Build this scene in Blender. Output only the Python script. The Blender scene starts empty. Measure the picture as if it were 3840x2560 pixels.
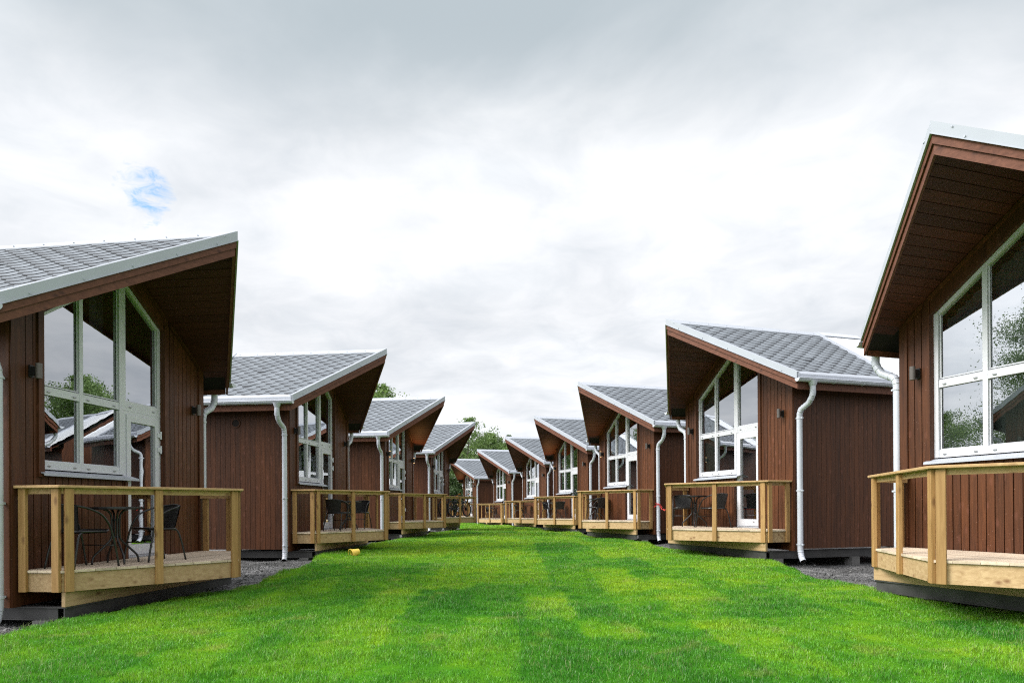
import bpy, math, random
import numpy as np
from mathutils import Vector, Matrix

random.seed(7)
rng = np.random.default_rng(7)
sc = bpy.context.scene
COL = sc.collection
R = math.radians
EYE = 1.30                       # camera height; every z below is given from the ground datum

# ------------------------------------------------------------------ materials
def new_mat(name):
    m = bpy.data.materials.new(name); m.use_nodes = True
    nt = m.node_tree; nt.nodes.clear()
    return m, nt
def nd(nt, kind, **kw):
    n = nt.nodes.new(kind)
    for k, v in kw.items(): setattr(n, k, v)
    return n
def lk(nt, a, ao, b, bi): nt.links.new(a.outputs[ao], b.inputs[bi])
def ramp(nt, stops, interp='LINEAR'):
    r = nd(nt, 'ShaderNodeValToRGB'); r.color_ramp.interpolation = interp
    e = r.color_ramp.elements
    while len(e) < len(stops): e.new(0.5)
    for el, (p, c) in zip(e, stops):
        el.position = p; el.color = (c[0], c[1], c[2], 1) if hasattr(c, '__len__') else (c, c, c, 1)
    return r
def math_n(nt, op, a=None, b=None, clamp=False):
    n = nd(nt, 'ShaderNodeMath', operation=op, use_clamp=clamp)
    if a is not None and not hasattr(a, 'outputs'): n.inputs[0].default_value = a
    elif a is not None: nt.links.new(a.outputs[0], n.inputs[0])
    if b is not None and not hasattr(b, 'outputs'): n.inputs[1].default_value = b
    elif b is not None: nt.links.new(b.outputs[0], n.inputs[1])
    return n

def simple(name, col, rough=.5, metal=0., var=.12, scale=6., bump=0., bscale=200., spec=.5):
    m, nt = new_mat(name)
    out = nd(nt, 'ShaderNodeOutputMaterial'); p = nd(nt, 'ShaderNodeBsdfPrincipled')
    lk(nt, p, 0, out, 0)
    tc = nd(nt, 'ShaderNodeTexCoord')
    nz = nd(nt, 'ShaderNodeTexNoise'); nz.inputs['Scale'].default_value = scale; nz.inputs['Detail'].default_value = 5
    lk(nt, tc, 'Object', nz, 'Vector')
    lo = tuple(c * (1 - var) for c in col); hi = tuple(min(1, c * (1 + var)) for c in col)
    r = ramp(nt, [(.3, lo), (.7, hi)]); lk(nt, nz, 0, r, 0); lk(nt, r, 0, p, 'Base Color')
    p.inputs['Roughness'].default_value = rough; p.inputs['Metallic'].default_value = metal
    p.inputs['Specular IOR Level'].default_value = spec
    if bump:
        n2 = nd(nt, 'ShaderNodeTexNoise'); n2.inputs['Scale'].default_value = bscale; lk(nt, tc, 'Object', n2, 'Vector')
        b = nd(nt, 'ShaderNodeBump'); b.inputs['Strength'].default_value = bump; b.inputs['Distance'].default_value = .01
        lk(nt, n2, 0, b, 'Height'); lk(nt, b, 0, p, 'Normal')
    return m

def wood(name, dark, light, axis, rough=.6, knots=.5, knotcol=None, grain=1.0, speck=0.0, tintvar=.35):
    """sawn timber: grain runs along axis ('X','Y','Z'); the per-board float attribute 'tint' shifts each board."""
    m, nt = new_mat(name)
    out = nd(nt, 'ShaderNodeOutputMaterial'); p = nd(nt, 'ShaderNodeBsdfPrincipled'); lk(nt, p, 0, out, 0)
    tc = nd(nt, 'ShaderNodeTexCoord'); at = nd(nt, 'ShaderNodeAttribute', attribute_name='tint')
    off = nd(nt, 'ShaderNodeVectorMath', operation='SCALE'); off.inputs[0].default_value = (7.3, 5.1, 9.7)
    lk(nt, at, 'Fac', off, 'Scale')
    ad = nd(nt, 'ShaderNodeVectorMath', operation='ADD'); lk(nt, tc, 'Object', ad, 0); lk(nt, off, 0, ad, 1)
    mp = nd(nt, 'ShaderNodeMapping')
    s = {'X': (1.6, 26, 26), 'Y': (26, 1.6, 26), 'Z': (26, 26, 1.6)}[axis]; mp.inputs['Scale'].default_value = s
    lk(nt, ad, 0, mp, 'Vector')
    g = nd(nt, 'ShaderNodeTexNoise'); g.inputs['Scale'].default_value = 1.0; g.inputs['Detail'].default_value = 6
    g.inputs['Roughness'].default_value = .65; g.inputs['Distortion'].default_value = .6
    lk(nt, mp, 0, g, 'Vector')
    r = ramp(nt, [(.28, dark), (.72, light)]); lk(nt, g, 0, r, 0)
    # knots
    mk = nd(nt, 'ShaderNodeMapping'); ks = {'X': (3.4, 8, 8), 'Y': (8, 3.4, 8), 'Z': (8, 8, 3.4)}[axis]; mk.inputs['Scale'].default_value = ks
    lk(nt, ad, 0, mk, 'Vector')
    vo = nd(nt, 'ShaderNodeTexVoronoi'); vo.inputs['Scale'].default_value = 1.0; lk(nt, mk, 0, vo, 'Vector')
    kr = ramp(nt, [(.08, 1.), (.24, 0.)]); lk(nt, vo, 'Distance', kr, 0)
    km = math_n(nt, 'MULTIPLY', kr, knots)
    mx = nd(nt, 'ShaderNodeMix', data_type='RGBA'); lk(nt, km, 0, mx, 'Factor'); lk(nt, r, 0, mx, 'A')
    kc = knotcol or tuple(c * .35 for c in dark); mx.inputs['B'].default_value = (*kc, 1)
    # board to board tone
    hs = nd(nt, 'ShaderNodeHueSaturation'); v = nd(nt, 'ShaderNodeMapRange')
    v.inputs['To Min'].default_value = 1 - tintvar; v.inputs['To Max'].default_value = 1 + tintvar
    lk(nt, at, 'Fac', v, 0); lk(nt, v, 0, hs, 'Value'); lk(nt, mx, 'Result', hs, 'Color')
    last = (hs, 0)
    if speck:
        v2 = nd(nt, 'ShaderNodeTexVoronoi'); v2.inputs['Scale'].default_value = 17.; lk(nt, ad, 0, v2, 'Vector')
        r2 = ramp(nt, [(.04, 1.), (.10, 0.)]); lk(nt, v2, 'Distance', r2, 0)
        f2 = math_n(nt, 'MULTIPLY', r2, speck)
        m2 = nd(nt, 'ShaderNodeMix', data_type='RGBA'); lk(nt, f2, 0, m2, 'Factor'); nt.links.new(last[0].outputs[last[1]], m2.inputs['A'])
        m2.inputs['B'].default_value = (.42, .25, .19, 1); last = (m2, 'Result')
    nt.links.new(last[0].outputs[last[1]], p.inputs['Base Color'])
    p.inputs['Roughness'].default_value = rough; p.inputs['Specular IOR Level'].default_value = .35
    b = nd(nt, 'ShaderNodeBump'); b.inputs['Strength'].default_value = .35 * grain; b.inputs['Distance'].default_value = .004
    lk(nt, g, 0, b, 'Height'); lk(nt, b, 0, p, 'Normal')
    return m

BR_D, BR_L = (.047, .0150, .0050), (.130, .0430, .0142)
M = {}
M['siding'] = wood('brown_siding', BR_D, BR_L, 'Z', .55, .55, (.17, .062, .038), 1.2, .5, .22)
M['siding_gap'] = simple('siding_groove', (.020, .0065, .0035), .8, var=.2)
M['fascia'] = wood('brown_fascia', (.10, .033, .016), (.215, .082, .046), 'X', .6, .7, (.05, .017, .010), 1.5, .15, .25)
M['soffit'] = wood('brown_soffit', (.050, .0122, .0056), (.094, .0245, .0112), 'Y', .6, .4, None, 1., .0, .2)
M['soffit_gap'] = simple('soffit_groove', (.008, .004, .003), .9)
M['pine'] = wood('pressure_treated_pine', (.30, .160, .053), (.50, .300, .12), 'Z', .6, .75, (.16, .075, .03), 1., 0, .16)
M['pine_rail'] = wood('pine_rail', (.42, .245, .105), (.62, .42, .21), 'X', .55, .6, (.2, .09, .04), 1., 0, .1)
M['pine_fascia'] = wood('pine_fascia', (.38, .24, .115), (.60, .42, .235), 'X', .65, .85, (.19, .085, .035), 1., 0, .14)
M['deck'] = wood('deck_boards', (.50, .39, .28), (.70, .58, .45), 'X', .7, .35, (.2, .12, .07), 1., 0, .22)
M['white_metal'] = simple('white_sheet_metal', (.43, .455, .505), .38, 0., .04, 3.)
M['white_roof'] = simple('white_roof_sheet', (.82, .84, .86), .35, 0., .03, 2.)
M['grey_pipe'] = simple('light_grey_pipe', (.56, .585, .65), .36, 0., .05, 3., spec=.6)
M['white_frame'] = simple('white_window_frame', (.66, .67, .71), .35, 0., .03, 4.)
M['steel_grey'] = simple('fitting_grey', (.42, .43, .44), .35, .6, .1)
M['lamp_body'] = simple('lamp_body_grey', (.13, .115, .105), .4, .3, .1)
M['lamp_arm'] = simple('lamp_bracket_black', (.012, .012, .012), .5)
M['steel_beam'] = simple('painted_steel_beam', (.060, .058, .058), .55, .1, .3, 4., .15, 60)
M['block'] = simple('concrete_block', (.16, .155, .15), .9, 0, .25, 8., .3, 80)
M['black_tube'] = simple('black_steel_tube', (.012, .012, .013), .33, 0., .1, spec=.6)
M['rubber'] = simple('black_rubber', (.012, .012, .012), .75)
M['bike_frame'] = simple('dark_bicycle_paint', (.016, .017, .02), .3, .1, .1)
M['alloy'] = simple('bare_alloy', (.45, .46, .47), .35, .9, .05)
M['orange'] = simple('orange_grip', (.85, .27, .015), .55)
M['yellow'] = simple('yellow_plastic', (.92, .62, .10), .4, 0, .05)
M['red_tape'] = simple('red_plastic_tape', (.72, .05, .05), .35, 0, .1)
M['inner'] = simple('inner_panel', (.34, .22, .12), .7, 0, .15, 3.)
M['inner_floor'] = simple('inner_floor', (.16, .10, .06), .5, 0, .2, 3.)
M['curtain'] = simple('grey_curtain', (.24, .265, .245), .9, 0, .1, 3.)
M['curtain_pale'] = simple('pale_curtain', (.52, .52, .49), .9, 0, .08, 3.)
M['bark'] = simple('bark', (.12, .10, .085), .9, 0, .4, 5., .5, 30)
M['vent'] = simple('vent_dark', (.02, .012, .01), .8)

def weave():
    m, nt = new_mat('black_rattan_weave')
    out = nd(nt, 'ShaderNodeOutputMaterial'); p = nd(nt, 'ShaderNodeBsdfPrincipled'); lk(nt, p, 0, out, 0)
    tc = nd(nt, 'ShaderNodeTexCoord'); br = nd(nt, 'ShaderNodeTexBrick')
    br.inputs['Scale'].default_value = 40; br.inputs['Color1'].default_value = (.010, .0095, .0095, 1)
    br.inputs['Color2'].default_value = (.020, .018, .017, 1); br.inputs['Mortar'].default_value = (.003, .003, .003, 1)
    br.inputs['Mortar Size'].default_value = .05
    mp = nd(nt, 'ShaderNodeMapping'); mp.inputs['Rotation'].default_value = (R(90), 0, 0)
    lk(nt, tc, 'Object', mp, 0); lk(nt, mp, 0, br, 'Vector'); lk(nt, br, 0, p, 'Base Color')
    p.inputs['Roughness'].default_value = .45
    b = nd(nt, 'ShaderNodeBump'); b.inputs['Strength'].default_value = .6; b.inputs['Distance'].default_value = .004
    lk(nt, br, 'Fac', b, 'Height'); lk(nt, b, 0, p, 'Normal'); b.invert = True
    return m
M['rattan'] = weave()

def shingle_mat():
    m, nt = new_mat('grey_bitumen_shingle')
    out = nd(nt, 'ShaderNodeOutputMaterial'); p = nd(nt, 'ShaderNodeBsdfPrincipled'); lk(nt, p, 0, out, 0)
    tc = nd(nt, 'ShaderNodeTexCoord'); at = nd(nt, 'ShaderNodeAttribute', attribute_name='tint')
    n1 = nd(nt, 'ShaderNodeTexNoise'); n1.inputs['Scale'].default_value = 130; n1.inputs['Detail'].default_value = 3
    n2 = nd(nt, 'ShaderNodeTexNoise'); n2.inputs['Scale'].default_value = 1.6; n2.inputs['Detail'].default_value = 4
    lk(nt, tc, 'Object', n1, 'Vector'); lk(nt, tc, 'Object', n2, 'Vector')
    r = ramp(nt, [(.33, (.115, .128, .145)), (.5, (.166, .184, .205)), (.68, (.24, .26, .285))]); lk(nt, n1, 0, r, 0)
    hs = nd(nt, 'ShaderNodeHueSaturation'); lk(nt, r, 0, hs, 'Color')
    a = math_n(nt, 'MULTIPLY_ADD', None, .17); nt.links.new(at.outputs['Fac'], a.inputs[0]); a.inputs[2].default_value = .93
    b2 = math_n(nt, 'MULTIPLY_ADD', n2, .5); b2.inputs[2].default_value = .82
    c = math_n(nt, 'MULTIPLY', a, b2); lk(nt, c, 0, hs, 'Value')
    lk(nt, hs, 0, p, 'Base Color'); p.inputs['Roughness'].default_value = .85; p.inputs['Specular IOR Level'].default_value = .3
    b = nd(nt, 'ShaderNodeBump'); b.inputs['Strength'].default_value = .4; b.inputs['Distance'].default_value = .003
    lk(nt, n1, 0, b, 'Height'); lk(nt, b, 0, p, 'Normal')
    return m
M['shingle'] = shingle_mat()
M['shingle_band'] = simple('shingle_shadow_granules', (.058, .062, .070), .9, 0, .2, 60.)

def glass_mat():
    m, nt = new_mat('coated_window_glass')
    out = nd(nt, 'ShaderNodeOutputMaterial')
    tr = nd(nt, 'ShaderNodeBsdfTransparent'); tr.inputs[0].default_value = (.62, .68, .66, 1)
    gl = nd(nt, 'ShaderNodeBsdfGlossy'); gl.inputs['Roughness'].default_value = .0; gl.inputs[0].default_value = (.93, .96, 1, 1)
    fr = nd(nt, 'ShaderNodeFresnel'); fr.inputs['IOR'].default_value = 1.5
    f = math_n(nt, 'MULTIPLY_ADD', fr, 1.7, True); f.inputs[2].default_value = .37
    tc = nd(nt, 'ShaderNodeTexCoord'); nz = nd(nt, 'ShaderNodeTexNoise'); nz.inputs['Scale'].default_value = 2.2
    lk(nt, tc, 'Object', nz, 'Vector')
    b = nd(nt, 'ShaderNodeBump'); b.inputs['Strength'].default_value = .025; b.inputs['Distance'].default_value = .02
    lk(nt, nz, 0, b, 'Height'); lk(nt, b, 0, gl, 'Normal')
    mx = nd(nt, 'ShaderNodeMixShader'); lk(nt, f, 0, mx, 0); lk(nt, tr, 0, mx, 1); lk(nt, gl, 0, mx, 2); lk(nt, mx, 0, out, 0)
    return m
M['glass'] = glass_mat()

def emit_mat(name, col, s):
    m, nt = new_mat(name); out = nd(nt, 'ShaderNodeOutputMaterial'); e = nd(nt, 'ShaderNodeEmission')
    e.inputs[0].default_value = (*col, 1); e.inputs[1].default_value = s; lk(nt, e, 0, out, 0); return m
M['bulb'] = emit_mat('warm_bulb', (1, .62, .28), 1.6)

def leaf_mat(name, a, b):
    m, nt = new_mat(name)
    out = nd(nt, 'ShaderNodeOutputMaterial'); at = nd(nt, 'ShaderNodeAttribute', attribute_name='tint')
    r = ramp(nt, [(0., a), (1., b)]); lk(nt, at, 'Fac', r, 0)
    d = nd(nt, 'ShaderNodeBsdfDiffuse'); t = nd(nt, 'ShaderNodeBsdfTranslucent'); g = nd(nt, 'ShaderNodeBsdfGlossy')
    g.inputs['Roughness'].default_value = .45; g.inputs[0].default_value = (.7, .75, .7, 1)
    lk(nt, r, 0, d, 0); lk(nt, r, 0, t, 0)
    m1 = nd(nt, 'ShaderNodeMixShader'); m1.inputs[0].default_value = .38; lk(nt, d, 0, m1, 1); lk(nt, t, 0, m1, 2)
    m2 = nd(nt, 'ShaderNodeMixShader'); m2.inputs[0].default_value = .06; lk(nt, m1, 0, m2, 1); lk(nt, g, 0, m2, 2)
    lk(nt, m2, 0, out, 0); return m
M['leaf_birch'] = leaf_mat('birch_leaves', (.060, .125, .026), (.27, .40, .11))
M['leaf_dark'] = leaf_mat('dark_leaves', (.036, .080, .022), (.16, .25, .075))

# ------------------------------------------------------------------ mesh builder
class MB:
    def __init__(s): s.v = []; s.f = []; s.t = []; s.mi = []
    def add(s, vs, fs, tint=None, mi=0):
        o = len(s.v); s.v += [tuple(p) for p in vs]
        t = random.random() if tint is None else tint
        for f in fs: s.f.append(tuple(o + i for i in f)); s.t.append(t); s.mi.append(mi)
    def hexa(s, p, tint=None, mi=0):
        # 8 points: 0-3 bottom ring, 4-7 top ring
        s.add(p, [(0, 3, 2, 1), (4, 5, 6, 7), (0, 1, 5, 4), (1, 2, 6, 5), (2, 3, 7, 6), (3, 0, 4, 7)], tint, mi)
    def box(s, x0, x1, y0, y1, z0, z1, tint=None, mi=0):
        s.hexa([(x0, y0, z0), (x1, y0, z0), (x1, y1, z0), (x0, y1, z0), (x0, y0, z1), (x1, y0, z1), (x1, y1, z1), (x0, y1, z1)], tint, mi)
    def ext(s, poly, axis, a, b, tint=None, mi=0):
        """extrude a 2D polygon; axis 'y': poly is (x,z); axis 'z': poly is (x,y); axis 'x': poly is (y,z)"""
        n = len(poly)
        def P(q, h): return {'y': (q[0], h, q[1]), 'z': (q[0], q[1], h), 'x': (h, q[0], q[1])}[axis]
        vs = [P(q, a) for q in poly] + [P(q, b) for q in poly]
        fs = [tuple(range(n)), tuple(range(2 * n - 1, n - 1, -1))] + [(i, n + i, n + (i + 1) % n, (i + 1) % n) for i in range(n)]
        s.add(vs, fs, tint, mi)
    def bar(s, p, q, w, h, up=(0, 0, 1), tint=None, mi=0):
        p, q = Vector(p), Vector(q); d = (q - p).normalized(); up = Vector(up)
        a = d.cross(up).normalized() * (w / 2); b = a.cross(d).normalized() * (h / 2)
        s.hexa([p - a - b, p + a - b, q + a - b, q - a - b, p - a + b, p + a + b, q + a + b, q - a + b], tint, mi)
    def tube(s, pts, r, n=8, caps=True, closed=False, tint=None, mi=0):
        P = [Vector(p) for p in pts]; m = len(P); vs = []
        rr = r if hasattr(r, '__len__') else [r] * m
        prev = None
        for i in range(m):
            if closed: d = P[(i + 1) % m] - P[i - 1]
            elif i == 0: d = P[1] - P[0]
            elif i == m - 1: d = P[-1] - P[-2]
            else: d = (P[i + 1] - P[i]).normalized() + (P[i] - P[i - 1]).normalized()
            d.normalize()
            if prev is None:
                a = d.cross(Vector((0, 0, 1)));
                if a.length < 1e-3: a = d.cross(Vector((1, 0, 0)))
            else: a = prev - d * prev.dot(d)
            a.normalize(); prev = a; b = d.cross(a)
            for k in range(n):
                t = 2 * math.pi * k / n; vs.append(P[i] + (a * math.cos(t) + b * math.sin(t)) * rr[i])
        fs = []
        for i in range(m if closed else m - 1):
            j = (i + 1) % m
            for k in range(n):
                k2 = (k + 1) % n; fs.append((i * n + k, i * n + k2, j * n + k2, j * n + k))
        if caps and not closed: fs += [tuple(range(n - 1, -1, -1)), tuple(range((m - 1) * n, m * n))]
        s.add(vs, fs, tint, mi)
    def lathe(s, prof, n=24, c=(0, 0, 0), axis='z', tint=None, mi=0, cap0=True, cap1=True):
        vs = []
        for (r, h) in prof:
            for k in range(n):
                t = 2 * math.pi * k / n; x, y = r * math.cos(t), r * math.sin(t)
                p = {'z': (x, y, h), 'y': (x, h, y), 'x': (h, x, y)}[axis]
                vs.append((p[0] + c[0], p[1] + c[1], p[2] + c[2]))
        fs = []
        for i in range(len(prof) - 1):
            for k in range(n): fs.append((i * n + k, i * n + (k + 1) % n, (i + 1) * n + (k + 1) % n, (i + 1) * n + k))
        if cap0: fs.append(tuple(range(n - 1, -1, -1)))
        if cap1: fs.append(tuple(range((len(prof) - 1) * n, len(prof) * n)))
        s.add(vs, fs, tint, mi)
    def build(s, name, mats, parent=None, smooth=False, bevel=0.):
        me = bpy.data.meshes.new(name); me.from_pydata(s.v, [], s.f); 
        for m in (mats if isinstance(mats, (list, tuple)) else [mats]): me.materials.append(m)
        a = me.attributes.new('tint', 'FLOAT', 'FACE'); a.data.foreach_set('value', np.array(s.t, dtype=np.float32))
        me.polygons.foreach_set('material_index', np.array(s.mi, dtype=np.int32))
        if smooth:
            me.polygons.foreach_set('use_smooth', np.ones(len(s.f), dtype=bool))
        me.update()
        o = bpy.data.objects.new(name, me); COL.objects.link(o)
        if parent is not None: o.parent = parent
        if bevel:
            b = o.modifiers.new('bevel', 'BEVEL'); b.width = bevel; b.segments = 1; b.limit_method = 'ANGLE'
        return o

def smooth_pts(ctrl, n=6):
    P = [Vector(p) for p in ctrl]; P = [P[0] * 2 - P[1]] + P + [P[-1] * 2 - P[-2]]; out = []
    for i in range(1, len(P) - 2):
        for k in range(n):
            t = k / n; a, b, c, d = P[i - 1], P[i], P[i + 1], P[i + 2]
            out.append(.5 * ((2 * b) + (c - a) * t + (2 * a - 5 * b + 4 * c - d) * t * t + (3 * b - a - 3 * c + d) * t ** 3))
    out.append(P[-2]); return out

def clip(poly, f):
    """keep the part of a 2D polygon where the linear f(p) >= 0"""
    out = []
    for i, p in enumerate(poly):
        q = poly[(i + 1) % len(poly)]; a, b = f(p), f(q)
        if a >= 0: out.append(p)
        if (a >= 0) != (b >= 0):
            t = a / (a - b); out.append((p[0] + t * (q[0] - p[0]), p[1] + t * (q[1] - p[1])))
    return out

def empty(name, loc=(0, 0, 0), rz=0.):
    o = bpy.data.objects.new(name, None); COL.objects.link(o); o.location = loc; o.rotation_euler = (0, 0, rz); o.empty_display_size = .3
    return o
def tag(o, label=None, cat=None, group=None, kind=None):
    if label: o['label'] = label
    if cat: o['category'] = cat
    if group: o['group'] = group
    if kind: o['kind'] = kind
    return o
def kids(o): return [c for c in bpy.data.objects if c.parent == o]
def copy_tree(o, parent=None):
    c = o.copy(); COL.objects.link(c)
    if parent is not None: c.parent = parent
    for ch in kids(o): copy_tree(ch, c)
    return c

# ------------------------------------------------------------------ cabin (front = -Y, right = +X, origin under the gable wall at siding bottom)
HR, SL, WE, OE, ORR, WW = 4.956, .648, 2.313, .255, 1.683, 1.906
FH = .345                      # depth of metal + boards at the verge
LB, LA = 2.30, 3.47            # shingled roof ends, white rear roof ends
def ztop(u): return HR - SL * abs(u)
def zbot(u): return HR - FH - SL * abs(u)
def yf(u): return -(OE + (ORR - OE) * (1 - abs(u) / WE))
WLO, WHI, DLO, DHI = -1.45, .03, .03, .87      # window and door opening in u
def wtop(u): return 4.42 - SL * abs(u)

def cabin():
    root = empty('cabin')
    # --- board siding of the gable
    mb = MB(); sof = lambda u: zbot(u) + .05
    def vboard(a, b, z0, y0=0.0, y1=.02, top=None):
        za, zb = (sof(a), sof(b)) if top is None else (top, top)
        if a < 0 < b and top is None:
            mb.ext([(a, z0), (b, z0), (b, zb), (0, sof(0)), (a, za)], 'y', y0, y1); return
        mb.ext([(a, z0), (b, z0), (b, zb), (a, za)], 'y', y0, y1)
    pitch = .107; n = int((2 * 1.80) / pitch); x = -1.80; w = 3.60 / n; gap = .0125
    for i in range(n):
        a, b = x + i * w, x + (i + 1) * w - gap
        y0 = -.003 + random.uniform(-.002, .002)
        # segments outside openings
        cuts = sorted(set([a, b] + [c for c in (WLO - .04, WHI, DHI + .04) if a < c < b]))
        for p, q in zip(cuts[:-1], cuts[1:]):
            m = (p + q) / 2
            if WLO - .04 < m < WHI: vboard(p, q, 0, y0, .02, 1.53)
            elif WHI < m < DHI + .04: vboard(p, q, 0, y0, .02, .405)
            else: vboard(p, q, 0, y0)
    # --- side boards
    for sgn in (-1, 1):
        ys = .10; 
        while ys < LA - .02:
            a = ys; b = min(ys + .118 - .006, LA)
            xo = sgn * WW; xi = sgn * (WW - .02)
            mb.box(min(xo, xi), max(xo, xi), a, b, .03, 3.24); ys += .118
    mb.ext([(-WW + .021, .03), (WW - .021, .03), (WW - .021, zbot(WW) + .04), (0, zbot(0) + .04), (-WW + .021, zbot(WW) + .04)], 'y', LA - .045, LA - .022)
    wall = mb.build('wall', [M['siding']], root)
    # backing behind the boards (dark groove), with the openings left free
    mb = MB()
    def back(a, b, z0, z1a, z1b): mb.ext([(a, z0), (b, z0), (b, z1b), (a, z1a)], 'y', .021, .045)
    back(-1.88, WLO - .04, 0.005, sof(1.88), sof(WLO - .04)); back(DHI + .04, 1.88, .005, sof(DHI + .04), sof(1.88))
    back(WLO - .04, WHI, .005, 1.525, 1.525); back(WHI, DHI + .04, .005, .40, .40)
    for sgn in (-1, 1): mb.box(sgn * (WW - .045) - .02, sgn * (WW - .045) + .02, .05, LA - .03, .04, 3.3)
    mb.build('sheathing', [M['siding_gap']], root)
    # --- trim: corner boards, casings, sloping head boards
    for sgn in (-1, 1):
        mb = MB()
        a, b = sorted((sgn * 1.795, sgn * (WW + .012)))
        mb.ext([(a, -.01), (b, -.01), (b, sof(b)), (a, sof(a))], 'y', -.026, -.003)
        a, b = sorted((sgn * (WW + .001), sgn * (WW + .022))); mb.box(a, b, -.002, .098, -.01, 3.25)
        mb.build('corner_board', M['siding'], root)
    mb = MB()
    mb.ext([(WLO - .085, 1.50), (WLO, 1.50), (WLO, sof(WLO)), (WLO - .085, sof(WLO - .085))], 'y', -.03, .11)
    mb.ext([(DHI, .40), (DHI + .085, .40), (DHI + .085, sof(DHI + .085)), (DHI, sof(DHI))], 'y', -.03, .11)
    mb.box(WHI - .055, WHI - .001, -.028, .10, .405, 1.50)
    for sgn, u1 in ((-1, WLO + .001), (1, DHI - .001)):
        a, b = sorted((0, u1))
        mb.ext([(a, wtop(a)), (b, wtop(b)), (b, sof(b) - .004), (a, sof(a) - .004)], 'y', -.012, .115)
        mb.ext([(a, sof(a) - .055), (b, sof(b) - .055), (b, sof(b) - .005), (a, sof(a) - .005)], 'y', -.045, -.013)
    for sgn in (-1, 1):
        a, b = sorted((sgn * 1.0, sgn * 1.79)); a = max(a, DHI + .09) if sgn > 0 else a; b = min(b, WLO - .09) if sgn < 0 else b
        a2, b2 = sorted((a, b)); mb.ext([(a2, sof(a2) - .055), (b2, sof(b2) - .055), (b2, sof(b2) - .005), (a2, sof(a2) - .005)], 'y', -.045, -.010)
    mb.build('casing', M['siding'], root)
    # --- soffit boards (run out from the gable), and side soffits
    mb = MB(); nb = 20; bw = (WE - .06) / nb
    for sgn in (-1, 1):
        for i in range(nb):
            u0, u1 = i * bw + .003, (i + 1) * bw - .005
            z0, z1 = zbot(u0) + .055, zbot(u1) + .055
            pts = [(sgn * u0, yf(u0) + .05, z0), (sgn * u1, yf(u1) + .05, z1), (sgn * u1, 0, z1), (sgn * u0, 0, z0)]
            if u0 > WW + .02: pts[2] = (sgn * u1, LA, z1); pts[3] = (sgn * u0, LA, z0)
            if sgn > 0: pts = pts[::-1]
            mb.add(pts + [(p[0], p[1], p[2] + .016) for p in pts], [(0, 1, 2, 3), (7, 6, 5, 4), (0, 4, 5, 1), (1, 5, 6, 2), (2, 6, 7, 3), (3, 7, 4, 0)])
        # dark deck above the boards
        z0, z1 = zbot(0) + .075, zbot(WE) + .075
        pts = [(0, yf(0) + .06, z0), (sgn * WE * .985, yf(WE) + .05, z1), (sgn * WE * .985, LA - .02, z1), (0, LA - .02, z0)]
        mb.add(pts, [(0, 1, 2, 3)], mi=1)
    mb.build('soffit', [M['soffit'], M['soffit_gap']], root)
    # --- shingled roof
    mb = MB(); e = .1216; tw = .3333; rows = int(WE / e) + 1
    RZ = -.045
    for sgn in (-1, 1):
        for k in range(-1, rows + 1):
            ub = WE - .005 - k * e; lift = .016
            yo = (tw / 2 if k % 2 else 0) + .06
            j0 = int((-ORR - 1) / tw); 
            for j in range(j0, int(LB / tw) + 2):
                yc = yo + j * tw; h = tw / 2 - .006
                hexp = [(ub, yc - .085), (ub, yc + .085), (ub - e * .95, yc + h), (ub - e * 2.05, yc + h), (ub - e * 2.05, yc - h), (ub - e * .95, yc - h)]
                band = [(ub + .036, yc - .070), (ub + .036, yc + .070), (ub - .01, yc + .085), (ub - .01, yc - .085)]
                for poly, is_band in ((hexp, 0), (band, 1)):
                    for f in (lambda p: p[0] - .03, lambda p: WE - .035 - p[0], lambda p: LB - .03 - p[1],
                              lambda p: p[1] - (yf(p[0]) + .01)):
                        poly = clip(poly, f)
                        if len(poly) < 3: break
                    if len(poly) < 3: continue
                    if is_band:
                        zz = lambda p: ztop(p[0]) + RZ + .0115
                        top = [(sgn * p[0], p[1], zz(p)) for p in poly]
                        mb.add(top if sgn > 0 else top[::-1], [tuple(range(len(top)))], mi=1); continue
                    zz = lambda p: ztop(p[0]) + RZ + lift * (1 - (ub - p[0]) / (2.2 * e))
                    wv = random.uniform(0, .003) + (random.random() < .012) * .014
                    top = [(sgn * p[0], p[1], zz(p) + (wv if p[0] > ub - .01 else 0)) for p in poly]
                    bot = [(sgn * p[0], p[1], ztop(p[0]) + RZ - .002) for p in poly]
                    if sgn < 0: top = top[::-1]; bot = bot[::-1]
                    nn = len(top)
                    mb.add(top + bot, [tuple(range(nn))], tint=random.random())
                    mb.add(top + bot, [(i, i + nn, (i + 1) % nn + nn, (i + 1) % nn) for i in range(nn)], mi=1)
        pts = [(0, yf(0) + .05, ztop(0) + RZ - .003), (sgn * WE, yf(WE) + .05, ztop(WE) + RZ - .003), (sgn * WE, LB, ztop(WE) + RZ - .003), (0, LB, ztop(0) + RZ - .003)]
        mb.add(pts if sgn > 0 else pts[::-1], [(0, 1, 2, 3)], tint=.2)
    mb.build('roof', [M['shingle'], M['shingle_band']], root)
    # --- white rear roof
    mb = MB()
    for sgn in (-1, 1):
        a, b = (0, ztop(0) - .045), (sgn * (WE + .01), ztop(WE) - .05)
        mb.ext([a, b, (b[0], b[1] - .03), (0, a[1] - .03)], 'y', LB, LA)
        mb.ext([(0, HR - .01), (sgn * (WE + .02), ztop(WE + .02) - .01), (sgn * (WE + .02), ztop(WE + .02) - .14), (0, HR - .14)], 'y', LA + .001, LA + .025)
    mb.build('rear_roof', M['white_roof'], root)
    mb = MB(); mb.ext([(-.14, HR - .10), (0, HR + .005), (.14, HR - .10), (.14, HR - .115), (0, HR - .012), (-.14, HR - .115)], 'y', LB + .055, LA + .03)
    mb.build('rear_ridge_cap', M['grey_pipe'], root)
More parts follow.
